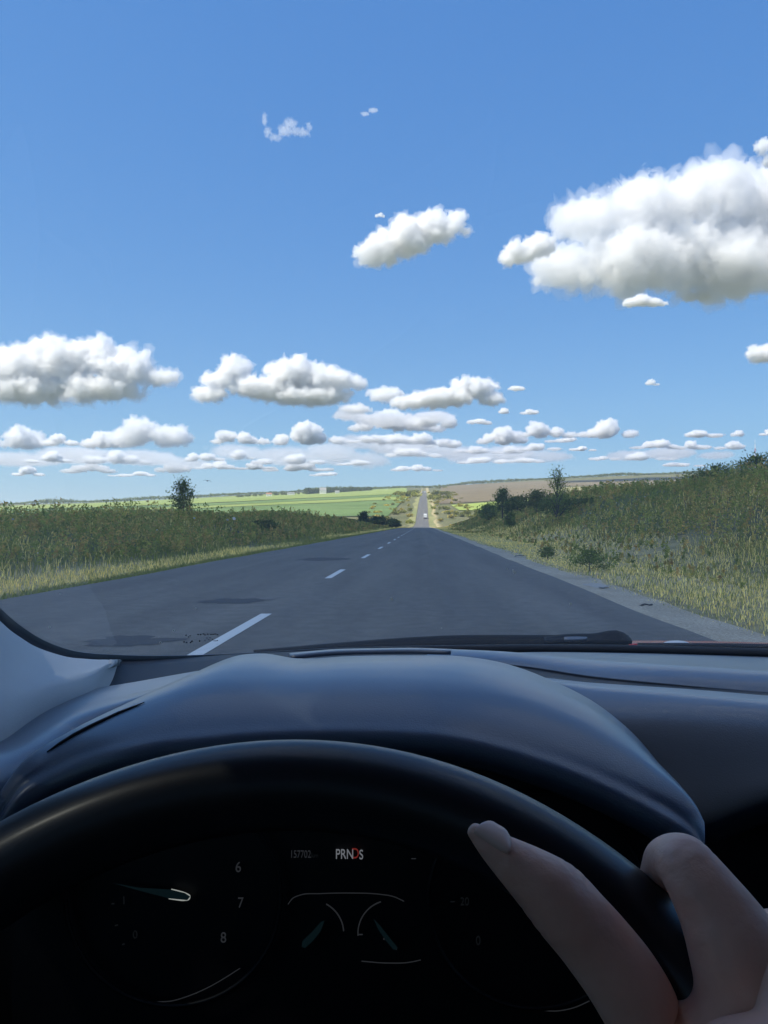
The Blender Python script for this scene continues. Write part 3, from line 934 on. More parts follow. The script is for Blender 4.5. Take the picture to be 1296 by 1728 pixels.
bugs = [(395, 875, 3.2), (384, 877, 2.0), (868, 966, 3.2), (866, 962, 1.6), (963, 1019, 2.8), (855, 960, 1.5), (661, 1011, 3.4), (1080, 997, 2.2), (102, 1002, 1.6), (84, 1058, 2.4), (331, 1026, 1.6), (271, 1084, 1.8), (293, 1064, 1.8), (22, 876, 2.2), (328, 874, 1.8), (265, 894, 1.3), (64, 933, 1.2), (1013, 838, 1.2), (1040, 848, 1.0), (996, 866, 1.0), (1088, 838, 1.2), (98, 957, 1.2), (745, 1060, 1.0)]
for q_ in bugs: marks('insect_mark', [q_], M['splat'], glass, .8)

# pillar trim, light fabric texture
inr = [(-420, 1250, .34), (-250, 1250, .40), (-120, 1246, .48), (0, 1234, .555), (40, 1208, .59), (75, 1191, .62), (145, 1168, .68), (185, 1138, .76), (199, 1121, .82)]
otr = [(-190, 858, .588), (-60, 986, .655), (0, 1048, .69), (32, 1075, .72), (70, 1098, .75), (110, 1112, .775), (150, 1118, .80), (185, 1120, .82), (200, 1120, .83)]
mid = []
for a, b_ in zip(inr, otr):
    p, q = P(*a), P(*b_)
    mm = p.lerp(q, .55); mm += Vector((.010, -.018, .010)) * min(1, (q - p).length / .08)
    mid.append(mm)
wl = [min(1, (P(*a) - P(*b_)).length / .08) for a, b_ in zip(inr, otr)]
CL('pillar_trim', [[P(*q) + Vector((0, .01, -.02)) * k_ for q, k_ in zip(inr, wl)], [P(*q) for q in inr], mid, [P(*q) for q in otr], [P(*q) + Vector((-.004, .012, -.006)) * k_ for q, k_ in zip(otr, wl)]], 70, 20, M['trim'], thick=.004)

# dashboard: an Empty-like root is not needed; the upper pad is the part, the rest its sub-parts
pad = CL('dashboard', [
    [P(760, 1112, 1.0), P(880, 1106, 1.0), P(1000, 1106, 1.01), P(1150, 1109, 1.01), P(1296, 1114, 1.0), Vector((.8, .96, H - .19)), Vector((1.15, .80, H - .19))],
    [P(740, 1108, .80), P(860, 1112, .82), P(1000, 1118, .83), P(1150, 1126, .83), P(1296, 1136, .82), Vector((.72, .80, H - .165)), Vector((1.16, .70, H - .18))],
    [P(720, 1116, .70), P(860, 1122, .705), P(1000, 1141, .71), P(1150, 1154, .70), P(1296, 1165, .69), Vector((.66, .66, H - .155)), Vector((1.16, .60, H - .175))],
    [P(720, 1122, .695), P(860, 1128, .70), P(1000, 1148, .703), P(1150, 1162, .695), P(1296, 1174, .685), Vector((.66, .655, H - .163)), Vector((1.16, .59, H - .185))]],
    60, 24, M['dash'], thick=.004)
def D(name, rows, nu, nv, mat, **k): return CL(name, rows, nu, nv, mat, pad, **k)
# dark seam shelf between upper and lower pads
D('seam', [[P(700, 1118, .705), P(860, 1125, .71), P(1000, 1146, .712), P(1150, 1160, .705), P(1296, 1170, .695), Vector((.665, .66, H - .160))],
           [P(700, 1150, .62), P(860, 1152, .64), P(1000, 1168, .655), P(1150, 1178, .65), P(1296, 1190, .635), Vector((.62, .61, H - .170))]], 40, 4, M['frit'], thick=.003)
# lower pad (top of the centre stack) rolling down towards the cabin
D('centre_pad', [
    [P(780, 1150, .66), P(900, 1150, .665), P(1000, 1160, .665), P(1150, 1170, .655), P(1296, 1182, .645), Vector((.64, .62, H - .160)), Vector((1.15, .56, H - .19))],
    [P(800, 1170, .63), P(920, 1168, .625), P(1020, 1176, .62), P(1150, 1186, .61), P(1296, 1198, .60), Vector((.60, .575, H - .160)), Vector((1.15, .52, H - .19))],
    [P(850, 1220, .60), P(950, 1215, .598), P(1060, 1212, .596), P(1160, 1214, .592), P(1296, 1222, .585), Vector((.57, .56, H - .166)), Vector((1.15, .51, H - .20))],
    [P(900, 1330, .585), P(1000, 1330, .583), P(1100, 1312, .580), P(1180, 1300, .576), P(1296, 1290, .570), Vector((.55, .548, H - .185)), Vector((1.15, .50, H - .22))],
    [P(950, 1400, .575), P(1050, 1400, .573), P(1130, 1396, .571), P(1185, 1384, .569), P(1296, 1345, .564), Vector((.54, .54, H - .205)), Vector((1.15, .49, H - .25))],
    [P(950, 1425, .58), P(1050, 1425, .58), P(1130, 1415, .578), P(1185, 1400, .575), P(1296, 1360, .57), Vector((.545, .55, H - .215)), Vector((1.15, .50, H - .27))],
    [P(950, 1440, .63), P(1050, 1440, .63), P(1130, 1430, .63), P(1185, 1420, .63), P(1296, 1380, .62), Vector((.55, .60, H - .235)), Vector((1.15, .56, H - .30))]],
    60, 44, M['dash'], thick=.004)
# dark fascia below everything
D('fascia', [[Vector((-.62, .60, H - .20)), Vector((-.2, .58, H - .20)), Vector((.2, .64, H - .23)), Vector((.6, .60, H - .25)), Vector((1.30, .57, H - .29))],
             [Vector((-.62, .58, H - .40)), Vector((-.2, .56, H - .40)), Vector((.2, .56, H - .42)), Vector((.6, .54, H - .45)), Vector((1.30, .54, H - .45))],
             [Vector((-.62, .66, H - .75)), Vector((-.2, .66, H - .75)), Vector((.2, .60, H - .75)), Vector((.6, .60, H - .75)), Vector((1.30, .64, H - .75))]], 20, 12, M['frit'], thick=.01)
# left end of the dash
D('side_pad', [
    [P(-260, 1275, .50), P(-100, 1268, .55), P(0, 1236, .61), P(75, 1193, .655), P(150, 1170, .70), P(240, 1154, .725), P(335, 1137, .74)],
    [P(-260, 1310, .44), P(-100, 1296, .49), P(0, 1262, .55), P(75, 1222, .595), P(150, 1188, .64), P(240, 1172, .67), P(345, 1146, .69)],
    [P(-260, 1370, .40), P(-100, 1340, .44), P(0, 1318, .485), P(72, 1277, .525), P(140, 1230, .575), P(238, 1190, .62), P(350, 1152, .65)],
    [P(-260, 1440, .40), P(-100, 1400, .435), P(0, 1350, .48), P(80, 1290, .53), P(150, 1240, .58), P(245, 1198, .625), P(355, 1160, .655)],
    [P(-260, 1540, .42), P(-100, 1500, .45), P(0, 1450, .50), P(90, 1340, .56), P(160, 1280, .60), P(255, 1230, .64), P(360, 1190, .67)]],
    50, 40, M['dash'], thick=.003)
# defroster trough at the foot of the glass
D('defroster_panel', [
    [P(120, 1114, .79), P(200, 1117, .835), P(300, 1115, .89), P(400, 1108, .94), P(560, 1102, .985), P(760, 1107, .99), P(850, 1114, .99)],
    [P(100, 1190, .68), P(180, 1185, .72), P(300, 1165, .74), P(420, 1150, .76), P(560, 1135, .78), P(760, 1130, .80), P(850, 1132, .80)]], 40, 6, M['dash_dark'], thick=.003)
# slim bright lip along the top rear edge of the hood
D('hood_trim_strip', [[P(488, 1108.0, .655), P(560, 1101.5, .665), P(640, 1099.5, .668), P(700, 1099, .668), P(762, 1101, .662)],
                 [P(492, 1113, .640), P(560, 1106.5, .65), P(640, 1104, .653), P(700, 1103.5, .653), P(760, 1105, .648)]], 30, 3, M['dash'], thick=.003)

# instrument hood
back = [(-150, 1530, .42), (-60, 1440, .45), (0, 1372, .475), (60, 1300, .505), (150, 1240, .545), (240, 1190, .58), (300, 1154, .605), (352, 1126, .62), (400, 1107, .63), (445, 1103, .638), (500, 1111, .64), (600, 1107, .645), (700, 1106, .645), (770, 1107, .64), (850, 1119, .63), (930, 1148, .61), (1010, 1190, .585), (1070, 1240, .56), (1115, 1295, .53), (1150, 1345, .505), (1172, 1386, .485), (1186, 1415, .47)]
FR_DROP = 1
front = [(-160, 1560, .41), (-75, 1470, .43), (-20, 1402, .45), (36, 1325, .46), (90, 1292, .468), (160, 1262, .468), (220, 1246, .470), (280, 1234, .474), (340, 1228, .477), (400, 1222, .48), (470, 1218, .483), (570, 1216, .485), (670, 1218, .485), (750, 1224, .483), (830, 1240, .48), (910, 1264, .475), (990, 1294, .468), (1050, 1322, .462), (1100, 1348, .456), (1145, 1374, .452), (1174, 1400, .445), (1190, 1432, .435)]
bk = [P(*q) for q in back]; ft = [P(q[0], q[1] + FR_DROP, q[2]) for q in front]
def blend(f, bulge):
    return [a.lerp(b_, f) + Vector((0, 0, bulge)) for a, b_ in zip(bk, ft)]
hb = [p + Vector((0, .02, -.010)) for p in bk]
hb2 = [p + Vector((0, .035, -.05)) for p in bk]
lip1 = [p + Vector((0, -.007, -.006)) for p in ft]
lip2 = [p + Vector((0, -.008, -.014)) for p in ft]
lip3 = [p + Vector((0, -.002, -.021)) for p in ft]
und = [p + Vector((0, .05, -.022)) for p in ft]
und2 = [p + Vector((0, .10, -.03)) for p in ft]
D('instrument_hood', [hb2, hb, bk, blend(.2, .006), blend(.42, .0115), blend(.60, .0135), blend(.74, .013), blend(.86, .0095), blend(.95, .0045), ft, lip1, lip2, lip3, und, und2], 110, 80, M['dash'])

from mathutils.bvhtree import BVHTree
def cast(px, py, names):
    o_ = Vector((0, 0, H)); d_ = (P(px, py, 1) - o_).normalized(); best = None
    for nm in names:
        ob = bpy.data.objects[nm]
        bv = BVHTree.FromPolygons([v.co + COFF for v in ob.data.vertices], [tuple(p.vertices) for p in ob.data.polygons])
        h = bv.ray_cast(o_, d_)
        if h[0] is not None and (best is None or h[3] < best[1]): best = (h[0], h[3])
    return best[0] if best else P(px, py, .5)
CT('hood_seam', [cast(x, y, ('instrument_hood', 'side_pad')) + Vector((0, -.0005, .0005)) for x, y in ((80, 1270), (100, 1256), (125, 1241), (150, 1228), (175, 1216), (200, 1204), (222, 1195), (244, 1186))], [.0004, .0009, .0012, .0013, .0012, .0010, .0007, .0003], M['frit'], pad, 8)
# instrument cluster
pl = [(95, 1330), (160, 1300), (280, 1268), (400, 1254), (570, 1248), (750, 1256), (910, 1296), (1050, 1354), (1130, 1392), (1150, 1500), (1150, 2000), (20, 2000), (20, 1600), (60, 1400)]
def cd0(py): return .52 - (py - 1240) / 760 * .03
n_ = len(pl)
cluster = C('instrument_cluster', [P(x, y, cd0(y)) for x, y in pl] + [P(x, y, cd0(y) + .01) for x, y in pl],
            [tuple(range(n_)), tuple(range(n_, 2 * n_))[::-1]] + [(i, n_ + i, n_ + (i + 1) % n_, (i + 1) % n_) for i in range(n_)], M['frit'], smooth=False)
def cd(px, py): return .52 - (py - 1240) / 760 * .03 - .004
def lit(name, c, s): return simple(name, (.02, .02, .02), .5, emit=c, emit_s=s)
L_dim = lit('lit_digits_dim', (.55, .6, .7), .018); L_mid = lit('lit_digits', (.75, .8, .9), .10); L_red = lit('lit_red', (.9, .10, .08), .08)
L_faint = lit('lit_faint', (.6, .7, .8), .004); L_line = lit('lit_line', (.65, .7, .8), .014); L_teal = lit('lit_needle', (.10, .30, .36), .010); L_hub = lit('lit_hub', (.8, .85, .8), .2)
def text(name, s, px, py, hpx, mat, xs=1.0, rot=0):
    cu = bpy.data.curves.new(name, 'FONT'); cu.body = s; cu.align_x = 'CENTER'; cu.align_y = 'CENTER'
    d = cd(px, py)
    cu.size = hpx / F * d / .72
    cu.extrude = .0002
    o = bpy.data.objects.new(name, cu); COL.objects.link(o)
    dg = bpy.context.evaluated_depsgraph_get()
    me = bpy.data.meshes.new_from_object(o.evaluated_get(dg))
    o2 = bpy.data.objects.new(name, me); COL.objects.link(o2)
    bpy.data.objects.remove(o)
    me.materials.clear(); me.materials.append(mat)
    o2.parent = cluster
    o2.location = P(px, py, d) - COFF
    o2.rotation_euler = (R(90), 0, 0)
    o2.scale = (xs, 1, 1)
    return o2
text('gear_letters', 'PRN', 581.5, 1442, 17, L_mid, .70)
text('gear_letter_selected', 'D', 599.5, 1441, 18, L_red, .72)
text('gear_letters', 'S', 609.5, 1443, 16.5, L_mid, .70)
text('odometer', '157702', 507, 1442, 13, L_dim, .66)
text('odometer_unit', 'km', 531, 1444, 8, L_faint, .9)
for s, px, py in (('6', 402, 1464), ('7', 406, 1524), ('8', 377, 1583)): text('gauge_number', s, px, py, 18, L_dim, .85)
text('gauge_number', '0', 228, 1578, 14, L_faint, .9); text('gauge_number', '1', 209, 1520, 14, L_faint, .9)
text('gauge_number', '20', 784, 1522, 14, L_faint, .8); text('gauge_number', '0', 807, 1588, 16, L_faint, .8)
def line(name, pts, wpx, mat, parent=cluster):
    q = [P(x, y, cd(x, y) - .001) for x, y in pts]
    q = [Vector(v) for v in catmull([tuple(v) for v in q], max(3, len(q) * 6))]
    return CT(name, q, wpx / 2 / F * .5, mat, parent, 6)
def arc(cx, cy_, r, a0, a1, n=12): return [(cx + r * math.cos(R(a)), cy_ + r * math.sin(R(a))) for a in np.linspace(a0, a1, n)]
line('bezel_arc', [(262, 1691), (290, 1689), (320, 1680), (350, 1667), (380, 1650), (405, 1634)], 1.6, L_line)
line('bezel_arc', [(905, 1704), (940, 1706), (970, 1700), (995, 1689)], 1.6, L_line)
line('display_frame', [(486, 1526), (494, 1516), (508, 1510), (540, 1508), (590, 1507), (640, 1509), (664, 1513), (682, 1521)], 1.7, L_line)
line('display_frame', [(610, 1622), (650, 1625), (690, 1624), (710, 1620)], 1.7, L_line)
line('small_gauge_arc', arc(524, 1575, 56, -62, -4), 2.4, L_line)
line('small_gauge_arc', arc(660, 1575, 56, -184, -108), 2.4, L_line)
line('tick_mark', [(760, 1522), (768, 1521.5)], 2, L_faint); line('tick_mark', [(694, 1449), (702, 1449)], 1.6, L_dim)
line('tick_mark', [(188, 1525), (193, 1525)], 2.5, L_faint); line('tick_mark', [(194, 1562), (199, 1561)], 2.5, L_faint); line('tick_mark', [(206, 1594), (210, 1593)], 2.5, L_faint)
line('tick_mark', [(604, 1577), (612, 1577)], 2, L_dim)
def needle(pts, mat):
    V = [P(x, y, cd(x, y) - .004) for x, y in pts] + [P(x, y, cd(x, y) - .002) for x, y in pts]
    n = len(pts)
    return C('needle', V, [tuple(range(n)), tuple(range(n, 2 * n))[::-1]] + [(i, (i + 1) % n, n + (i + 1) % n, n + i) for i in range(n)], mat, cluster, False)
needle([(190, 1490), (235, 1498), (288, 1501), (312, 1507), (321, 1513), (316, 1519), (285, 1516), (235, 1503)], L_teal)
line('needle_hub', [(289, 1501), (302, 1504), (314, 1508), (320, 1512), (319, 1517), (311, 1519), (298, 1518), (285, 1516)], 2.4, L_hub)
needle([(548, 1553), (541, 1556), (527, 1572), (510, 1588), (509, 1598), (515, 1600), (528, 1588), (541, 1572)], L_teal)
needle([(630, 1550), (640, 1560), (654, 1578), (669, 1596), (671, 1602), (664, 1603), (650, 1586), (638, 1568)], L_teal)
line('needle_hub', [(647, 1584), (649, 1585)], 3, L_line); line('needle_hub', [(667, 1600), (670, 1601)], 4, L_line)
# dial rings (unlit, standing proud of the face)
for nm, cx, cy_, r in (('dial_ring', 292, 1515, 182), ('dial_ring', 905, 1520, 182)):
    pts = arc(cx, cy_, r, 0, 360, 60)
    V, Fc = tube([P(x, y, cd(x, y) - .004) for x, y in pts], .0015, 6, False)
    C(nm, V, Fc, M['frit'], cluster)

# steering wheel
WC = Vector((-.047, .184, H - .234)); WT = R(35); WR, WRAD = .1695, .0158
uax = Vector((1, 0, 0)); vax = Vector((0, math.sin(WT), math.cos(WT))); wax = uax.cross(vax)   # wax points at the driver or away
if wax.y > 0: wax = -wax
V, Fc = [], []
NR, NT = 160, 24
for i in range(NR):
    a = 2 * math.pi * i / NR
    rd = uax * math.cos(a) + vax * math.sin(a)
    grip = 1 + .06 * math.exp(-((abs(math.degrees(a) - 90) - 58) / 12) ** 2)
    for k in range(NT):
        q = 2 * math.pi * k / NT
        V.append(WC + rd * (WR + WRAD * grip * math.cos(q)) + wax * (WRAD * 1.08 * grip * math.sin(q)))
for i in range(NR):
    for k in range(NT):
        Fc.append((i * NT + k, ((i + 1) % NR) * NT + k, ((i + 1) % NR) * NT + (k + 1) % NT, i * NT + (k + 1) % NT))
wheel = C('steering_wheel', V, Fc, M['leather'])
for a in (0, 180, 270):
    rd = uax * math.cos(R(a)) + vax * math.sin(R(a)); sd = -uax * math.sin(R(a)) + vax * math.cos(R(a))
    pts = []
    for rr_, hw in ((.05, .045), (.10, .028), (.14, .018), (.168, .022)):
        pts.append([WC - wax * .012 * (1 - rr_ / .17) * 2 + rd * rr_ + sd * hw * q + wax * (.006 * (1 - abs(q))) for q in (-1, -.5, 0, .5, 1)])
    CL('spoke', pts, 12, 14, M['black'], wheel, thick=.012)
V, Fc = [], []
for j, (sc_, off) in enumerate(((1, -.03), (1, .0), (.93, .014), (.7, .022), (.3, .026), (.02, .027))):
    for i in range(28):
        a = 2 * math.pi * i / 28
        V.append(WC + uax * math.cos(a) * .078 * sc_ + vax * math.sin(a) * .066 * sc_ + wax * off)
for j in range(5):
    for i in range(28): Fc.append((j * 28 + i, j * 28 + (i + 1) % 28, (j + 1) * 28 + (i + 1) % 28, (j + 1) * 28 + i))
C('airbag_cover', V, Fc, M['black'], wheel)
CT('column_shroud', [WC - wax * .02, WC - wax * .12, WC - wax * .30], [.05, .055, .07], M['black'], wheel, 16)
# steering column stalks
CT('stalk', [WC - wax * .07 + uax * -.04, WC - wax * .075 + uax * -.12 + vax * .01, WC - wax * .07 + uax * -.20 + vax * .02], [.009, .008, .010], M['black'], wheel, 10)
CT('stalk', [WC - wax * .07 + uax * .04, WC - wax * .075 + uax * .12 + vax * .01, WC - wax * .07 + uax * .20 + vax * .02], [.009, .008, .010], M['black'], wheel, 10)

# wipers lying on the glass outside, scuttle and bonnet
def outp(px, py, d): return P(px, py, d)
CL('scuttle_panel', [[P(150, 1122, .86), P(400, 1112, 1.02), P(700, 1100, 1.09), P(1000, 1098, 1.10), P(1296, 1103, 1.09), Vector((.95, 1.0, H - .2)), Vector((1.25, .85, H - .2))],
                     [P(150, 1135, 1.0), P(400, 1118, 1.12), P(700, 1106, 1.19), P(1000, 1103, 1.20), P(1296, 1106, 1.20), Vector((.95, 1.15, H - .22)), Vector((1.25, 1.05, H - .22))]], 30, 4, M['black'], thick=.004)
wip = CL('wiper', [[P(428, 1104, 1.05), P(560, 1092, 1.09), P(700, 1080.5, 1.12), P(760, 1077.5, 1.125), P(900, 1077, 1.13), P(1060, 1077, 1.13)],
                   [P(428, 1106, 1.045), P(560, 1098, 1.08), P(700, 1090, 1.11), P(760, 1088, 1.115), P(900, 1087, 1.12), P(1060, 1087, 1.12)],
                   [P(428, 1108, 1.06), P(560, 1101, 1.09), P(700, 1094, 1.12), P(760, 1092, 1.125), P(900, 1091, 1.13), P(1060, 1090, 1.13)]], 40, 6, M['rubber'], thick=.006)
CL('wiper_arm', [[P(400, 1109, 1.02), P(520, 1101, 1.04), P(640, 1094, 1.06), P(770, 1090, 1.07), P(880, 1088, 1.08)],
                 [P(400, 1113, 1.02), P(520, 1106, 1.04), P(640, 1099, 1.06), P(770, 1095, 1.07), P(880, 1093, 1.08)]], 30, 4, M['dash_dark'], wip, thick=.005)
CL('wiper_pivot_cover', [[P(918, 1079, 1.12), P(945, 1075, 1.12), P(1000, 1073, 1.12), P(1052, 1072, 1.12), P(1062, 1081, 1.12)],
                   [P(918, 1087, 1.10), P(945, 1086, 1.10), P(1000, 1086, 1.10), P(1056, 1086, 1.10), P(1066, 1087, 1.10)]], 20, 5, M['rubber'], wip, thick=.004)
CL('wiper_joint', [[P(952, 1077, 1.095), P(975, 1076, 1.095), P(990, 1078, 1.095)], [P(952, 1082, 1.092), P(975, 1082, 1.092), P(990, 1081, 1.092)]], 10, 4, M['dash'], wip, thick=.004)
CL('wiper', [[P(1075, 1091, 1.13), P(1200, 1091.5, 1.14), P(1296, 1093, 1.14), Vector((.8, 1.12, H - .188)), Vector((1.05, 1.02, H - .18))],
             [P(1075, 1096, 1.12), P(1200, 1096, 1.13), P(1296, 1098, 1.13), Vector((.8, 1.11, H - .195)), Vector((1.05, 1.01, H - .19))]], 30, 4, M['rubber'], thick=.006)
# bonnet: red sheet falling away to the nose
rows = []
for y_, dz, hw in ((1.24, -.193, .74), (1.35, -.2045, .76), (1.6, -.262, .78), (1.85, -.325, .77), (2.02, -.40, .74), (2.08, -.50, .72), (2.10, -.75, .72)):
    rows.append([Vector((.40 + hw * q, y_ - .12 * q * q, H + dz - .035 * q * q - (.03 if abs(q) > .9 else 0))) for q in (-1, -.8, -.5, -.2, 0, .2, .5, .8, 1)])
CL('bonnet', rows, 50, 40, M['red'], thick=.004)
# washer nozzle, light grey
V, Fc = [], []
nc = P(1142, 1086, 1.19)
for j in range(6):
    for i in range(16):
        a = 2 * math.pi * i / 16; ph = math.pi / 2 * j / 5
        V.append(nc + Vector((.021 * math.cos(a) * math.cos(ph), .013 * math.sin(a) * math.cos(ph), .0055 * math.sin(ph) - .001)))
for j in range(5):
    for i in range(16): Fc.append((j * 16 + i, j * 16 + (i + 1) % 16, (j + 1) * 16 + (i + 1) % 16, (j + 1) * 16 + i))
C('washer_nozzle', V, Fc, simple('nozzle_grey', (.55, .57, .58), .4))

# body shell round the cabin
CX = .40
def prof_row(y_, hw, z0, z1):
    return [Vector((CX + s * q, y_, z)) for s, q, z in ()]
for s in (-1, 1):
    def sx(hw): return CX + s * hw
    # side panel below the windows
    ylist = [(-2.25, .70), (-1.9, .80), (-1.0, .88), (0, .90), (.7, .90), (1.3, .885), (1.9, .83), (2.08, .72)]
    rows = []
    for z_, k_ in ((.28, .96), (.5, 1.0), (.75, 1.02), (.93, .985), (1.02, .955)):
        rows.append([Vector((sx(hw * k_), y_, z_ - (.0 if y_ < .9 else (y_ - .9) * .20 * (z_ > .9)) )) for y_, hw in ylist])
    CL('body_side', rows, 60, 20, M['red'], thick=.02)
    CL('door_trim', [[Vector((sx(.80), y_, z_)) for y_ in (-1.9, -1, 0, .5, .62)] for z_ in (.3, .7, 1.0)], 10, 8, M['dash_dark'], thick=.02)
    # pillars
    def pillar(a, b_, w1, nm):
        CT(nm, [a, Vector(a).lerp(Vector(b_), .5) + Vector((s * .015, 0, .01)), b_], [w1, w1 * .9, w1], M['black'], car, 8)
    pillar((sx(.865), .66, 1.06), (sx(.80), .22, H + .335), .035, 'front_pillar')
    if s < 0: CT('pillar_trim', [P(-330, 1010, .50), P(-215, 880, .585), Vector((-.405, .48, H + .13)), Vector((-.395, .36, H + .24)), Vector((-.375, .24, H + .33))], [.012, .030, .034, .034, .034], M['trim'], car, 12)
    pillar((sx(.86), -.45, 1.0), (sx(.72), -.45, H + .41), .04, 'centre_pillar')
    pillar((sx(.82), -1.75, 1.0), (sx(.66), -1.35, H + .38), .07, 'rear_pillar')
    mg = bpy.data.materials.get('side_glass')
    if not mg:
        mg = bpy.data.materials.new('side_glass'); mg.use_nodes = True
        tt = mg.node_tree; tt.nodes.clear()
        oo = tt.nodes.new('ShaderNodeOutputMaterial'); t1 = tt.nodes.new('ShaderNodeBsdfTransparent'); t1.inputs[0].default_value = (.27, .29, .29, 1)
        g1 = tt.nodes.new('ShaderNodeBsdfGlossy'); g1.inputs['Roughness'].default_value = .02; f1 = tt.nodes.new('ShaderNodeFresnel'); m1 = tt.nodes.new('ShaderNodeMixShader')
        tt.links.new(f1.outputs[0], m1.inputs[0]); tt.links.new(t1.outputs[0], m1.inputs[1]); tt.links.new(g1.outputs[0], m1.inputs[2]); tt.links.new(m1.outputs[0], oo.inputs[0])
    CL('side_window', [[Vector((sx(.855), y_, 1.01)) for y_ in (-1.7, -1, -.4, .2, .64)], [Vector((sx(.74), y_, H + .36)) for y_ in (-1.35, -1, -.5, -.1, .22)]], 20, 6, mg)
    for yw in (-1.35, 1.35):
        wh = None
        bm = bmesh.new()
        bmesh.ops.create_cone(bm, cap_ends=True, segments=36, radius1=.33, radius2=.33, depth=.21, matrix=Matrix.Translation((s * .80, yw, .33)) @ Matrix.Rotation(math.pi / 2, 4, 'Y'))
        bevel_all(bm, .02)
        tyre = bm_obj('tyre', bm, M['rubber'], car)
        bm = bmesh.new()
        bmesh.ops.create_cone(bm, cap_ends=True, segments=30, radius1=.22, radius2=.22, depth=.03, matrix=Matrix.Translation((s * .91, yw, .33)) @ Matrix.Rotation(math.pi / 2, 4, 'Y'))
        bm_obj('rim', bm, M['steel'], tyre)
CL('roof', [[Vector((CX + q * hw, y_, H + z_ - .045 * q * q)) for q in (-1, -.6, 0, .6, 1)] for y_, hw, z_ in ((.33, .76, .35), (.1, .78, .42), (-.6, .78, .45), (-1.2, .74, .43), (-1.6, .70, .37))], 20, 14, M['red'], thick=.03)
CL('tailgate', [[Vector((CX + q * .70, y_, z_)) for q in (-1, 0, 1)] for y_, z_ in ((-1.62, H + .37), (-1.95, 1.1), (-2.2, .95), (-2.25, .3))], 8, 12, M['red'], thick=.02)
bm = bmesh.new(); box_bm(bm, (0, -.1, .27), (1.62, 4.1, .04)); bm_obj('floor_pan', bm, M['dash_dark'], car)
CL('firewall', [[Vector((CX + q * .86, 1.12, z_)) for q in (-1, 0, 1)] for z_ in (.28, .7, H - .21)], 6, 6, M['dash_dark'], thick=.01)
for sx_ in (-.38, .38):
    seat = CL('seat', [[Vector((CX + sx_ + q, y_, z_ + .05 * abs(q) * 4 * .25)) for q in (-.25, -.12, 0, .12, .25)] for y_, z_ in ((-.05, .42), (-.12, .55), (-.35, .54), (-.60, .50), (-.68, .52), (-.74, .80), (-.82, 1.12), (-.84, 1.20), (-.90, 1.20))], 16, 40, M['fabric'], thick=.08)
    CL('headrest', [[Vector((CX + sx_ + q, -.84 + .02 * abs(q) * 5, z_)) for q in (-.12, 0, .12)] for z_ in (1.24, 1.34, 1.42)], 10, 8, M['fabric'], seat, thick=.07)
CL('rear_seat', [[Vector((CX + q, y_, z_)) for q in (-.65, 0, .65)] for y_, z_ in ((-1.0, .52), (-1.4, .48), (-1.5, .60), (-1.62, 1.05))], 10, 16, M['fabric'], thick=.08)

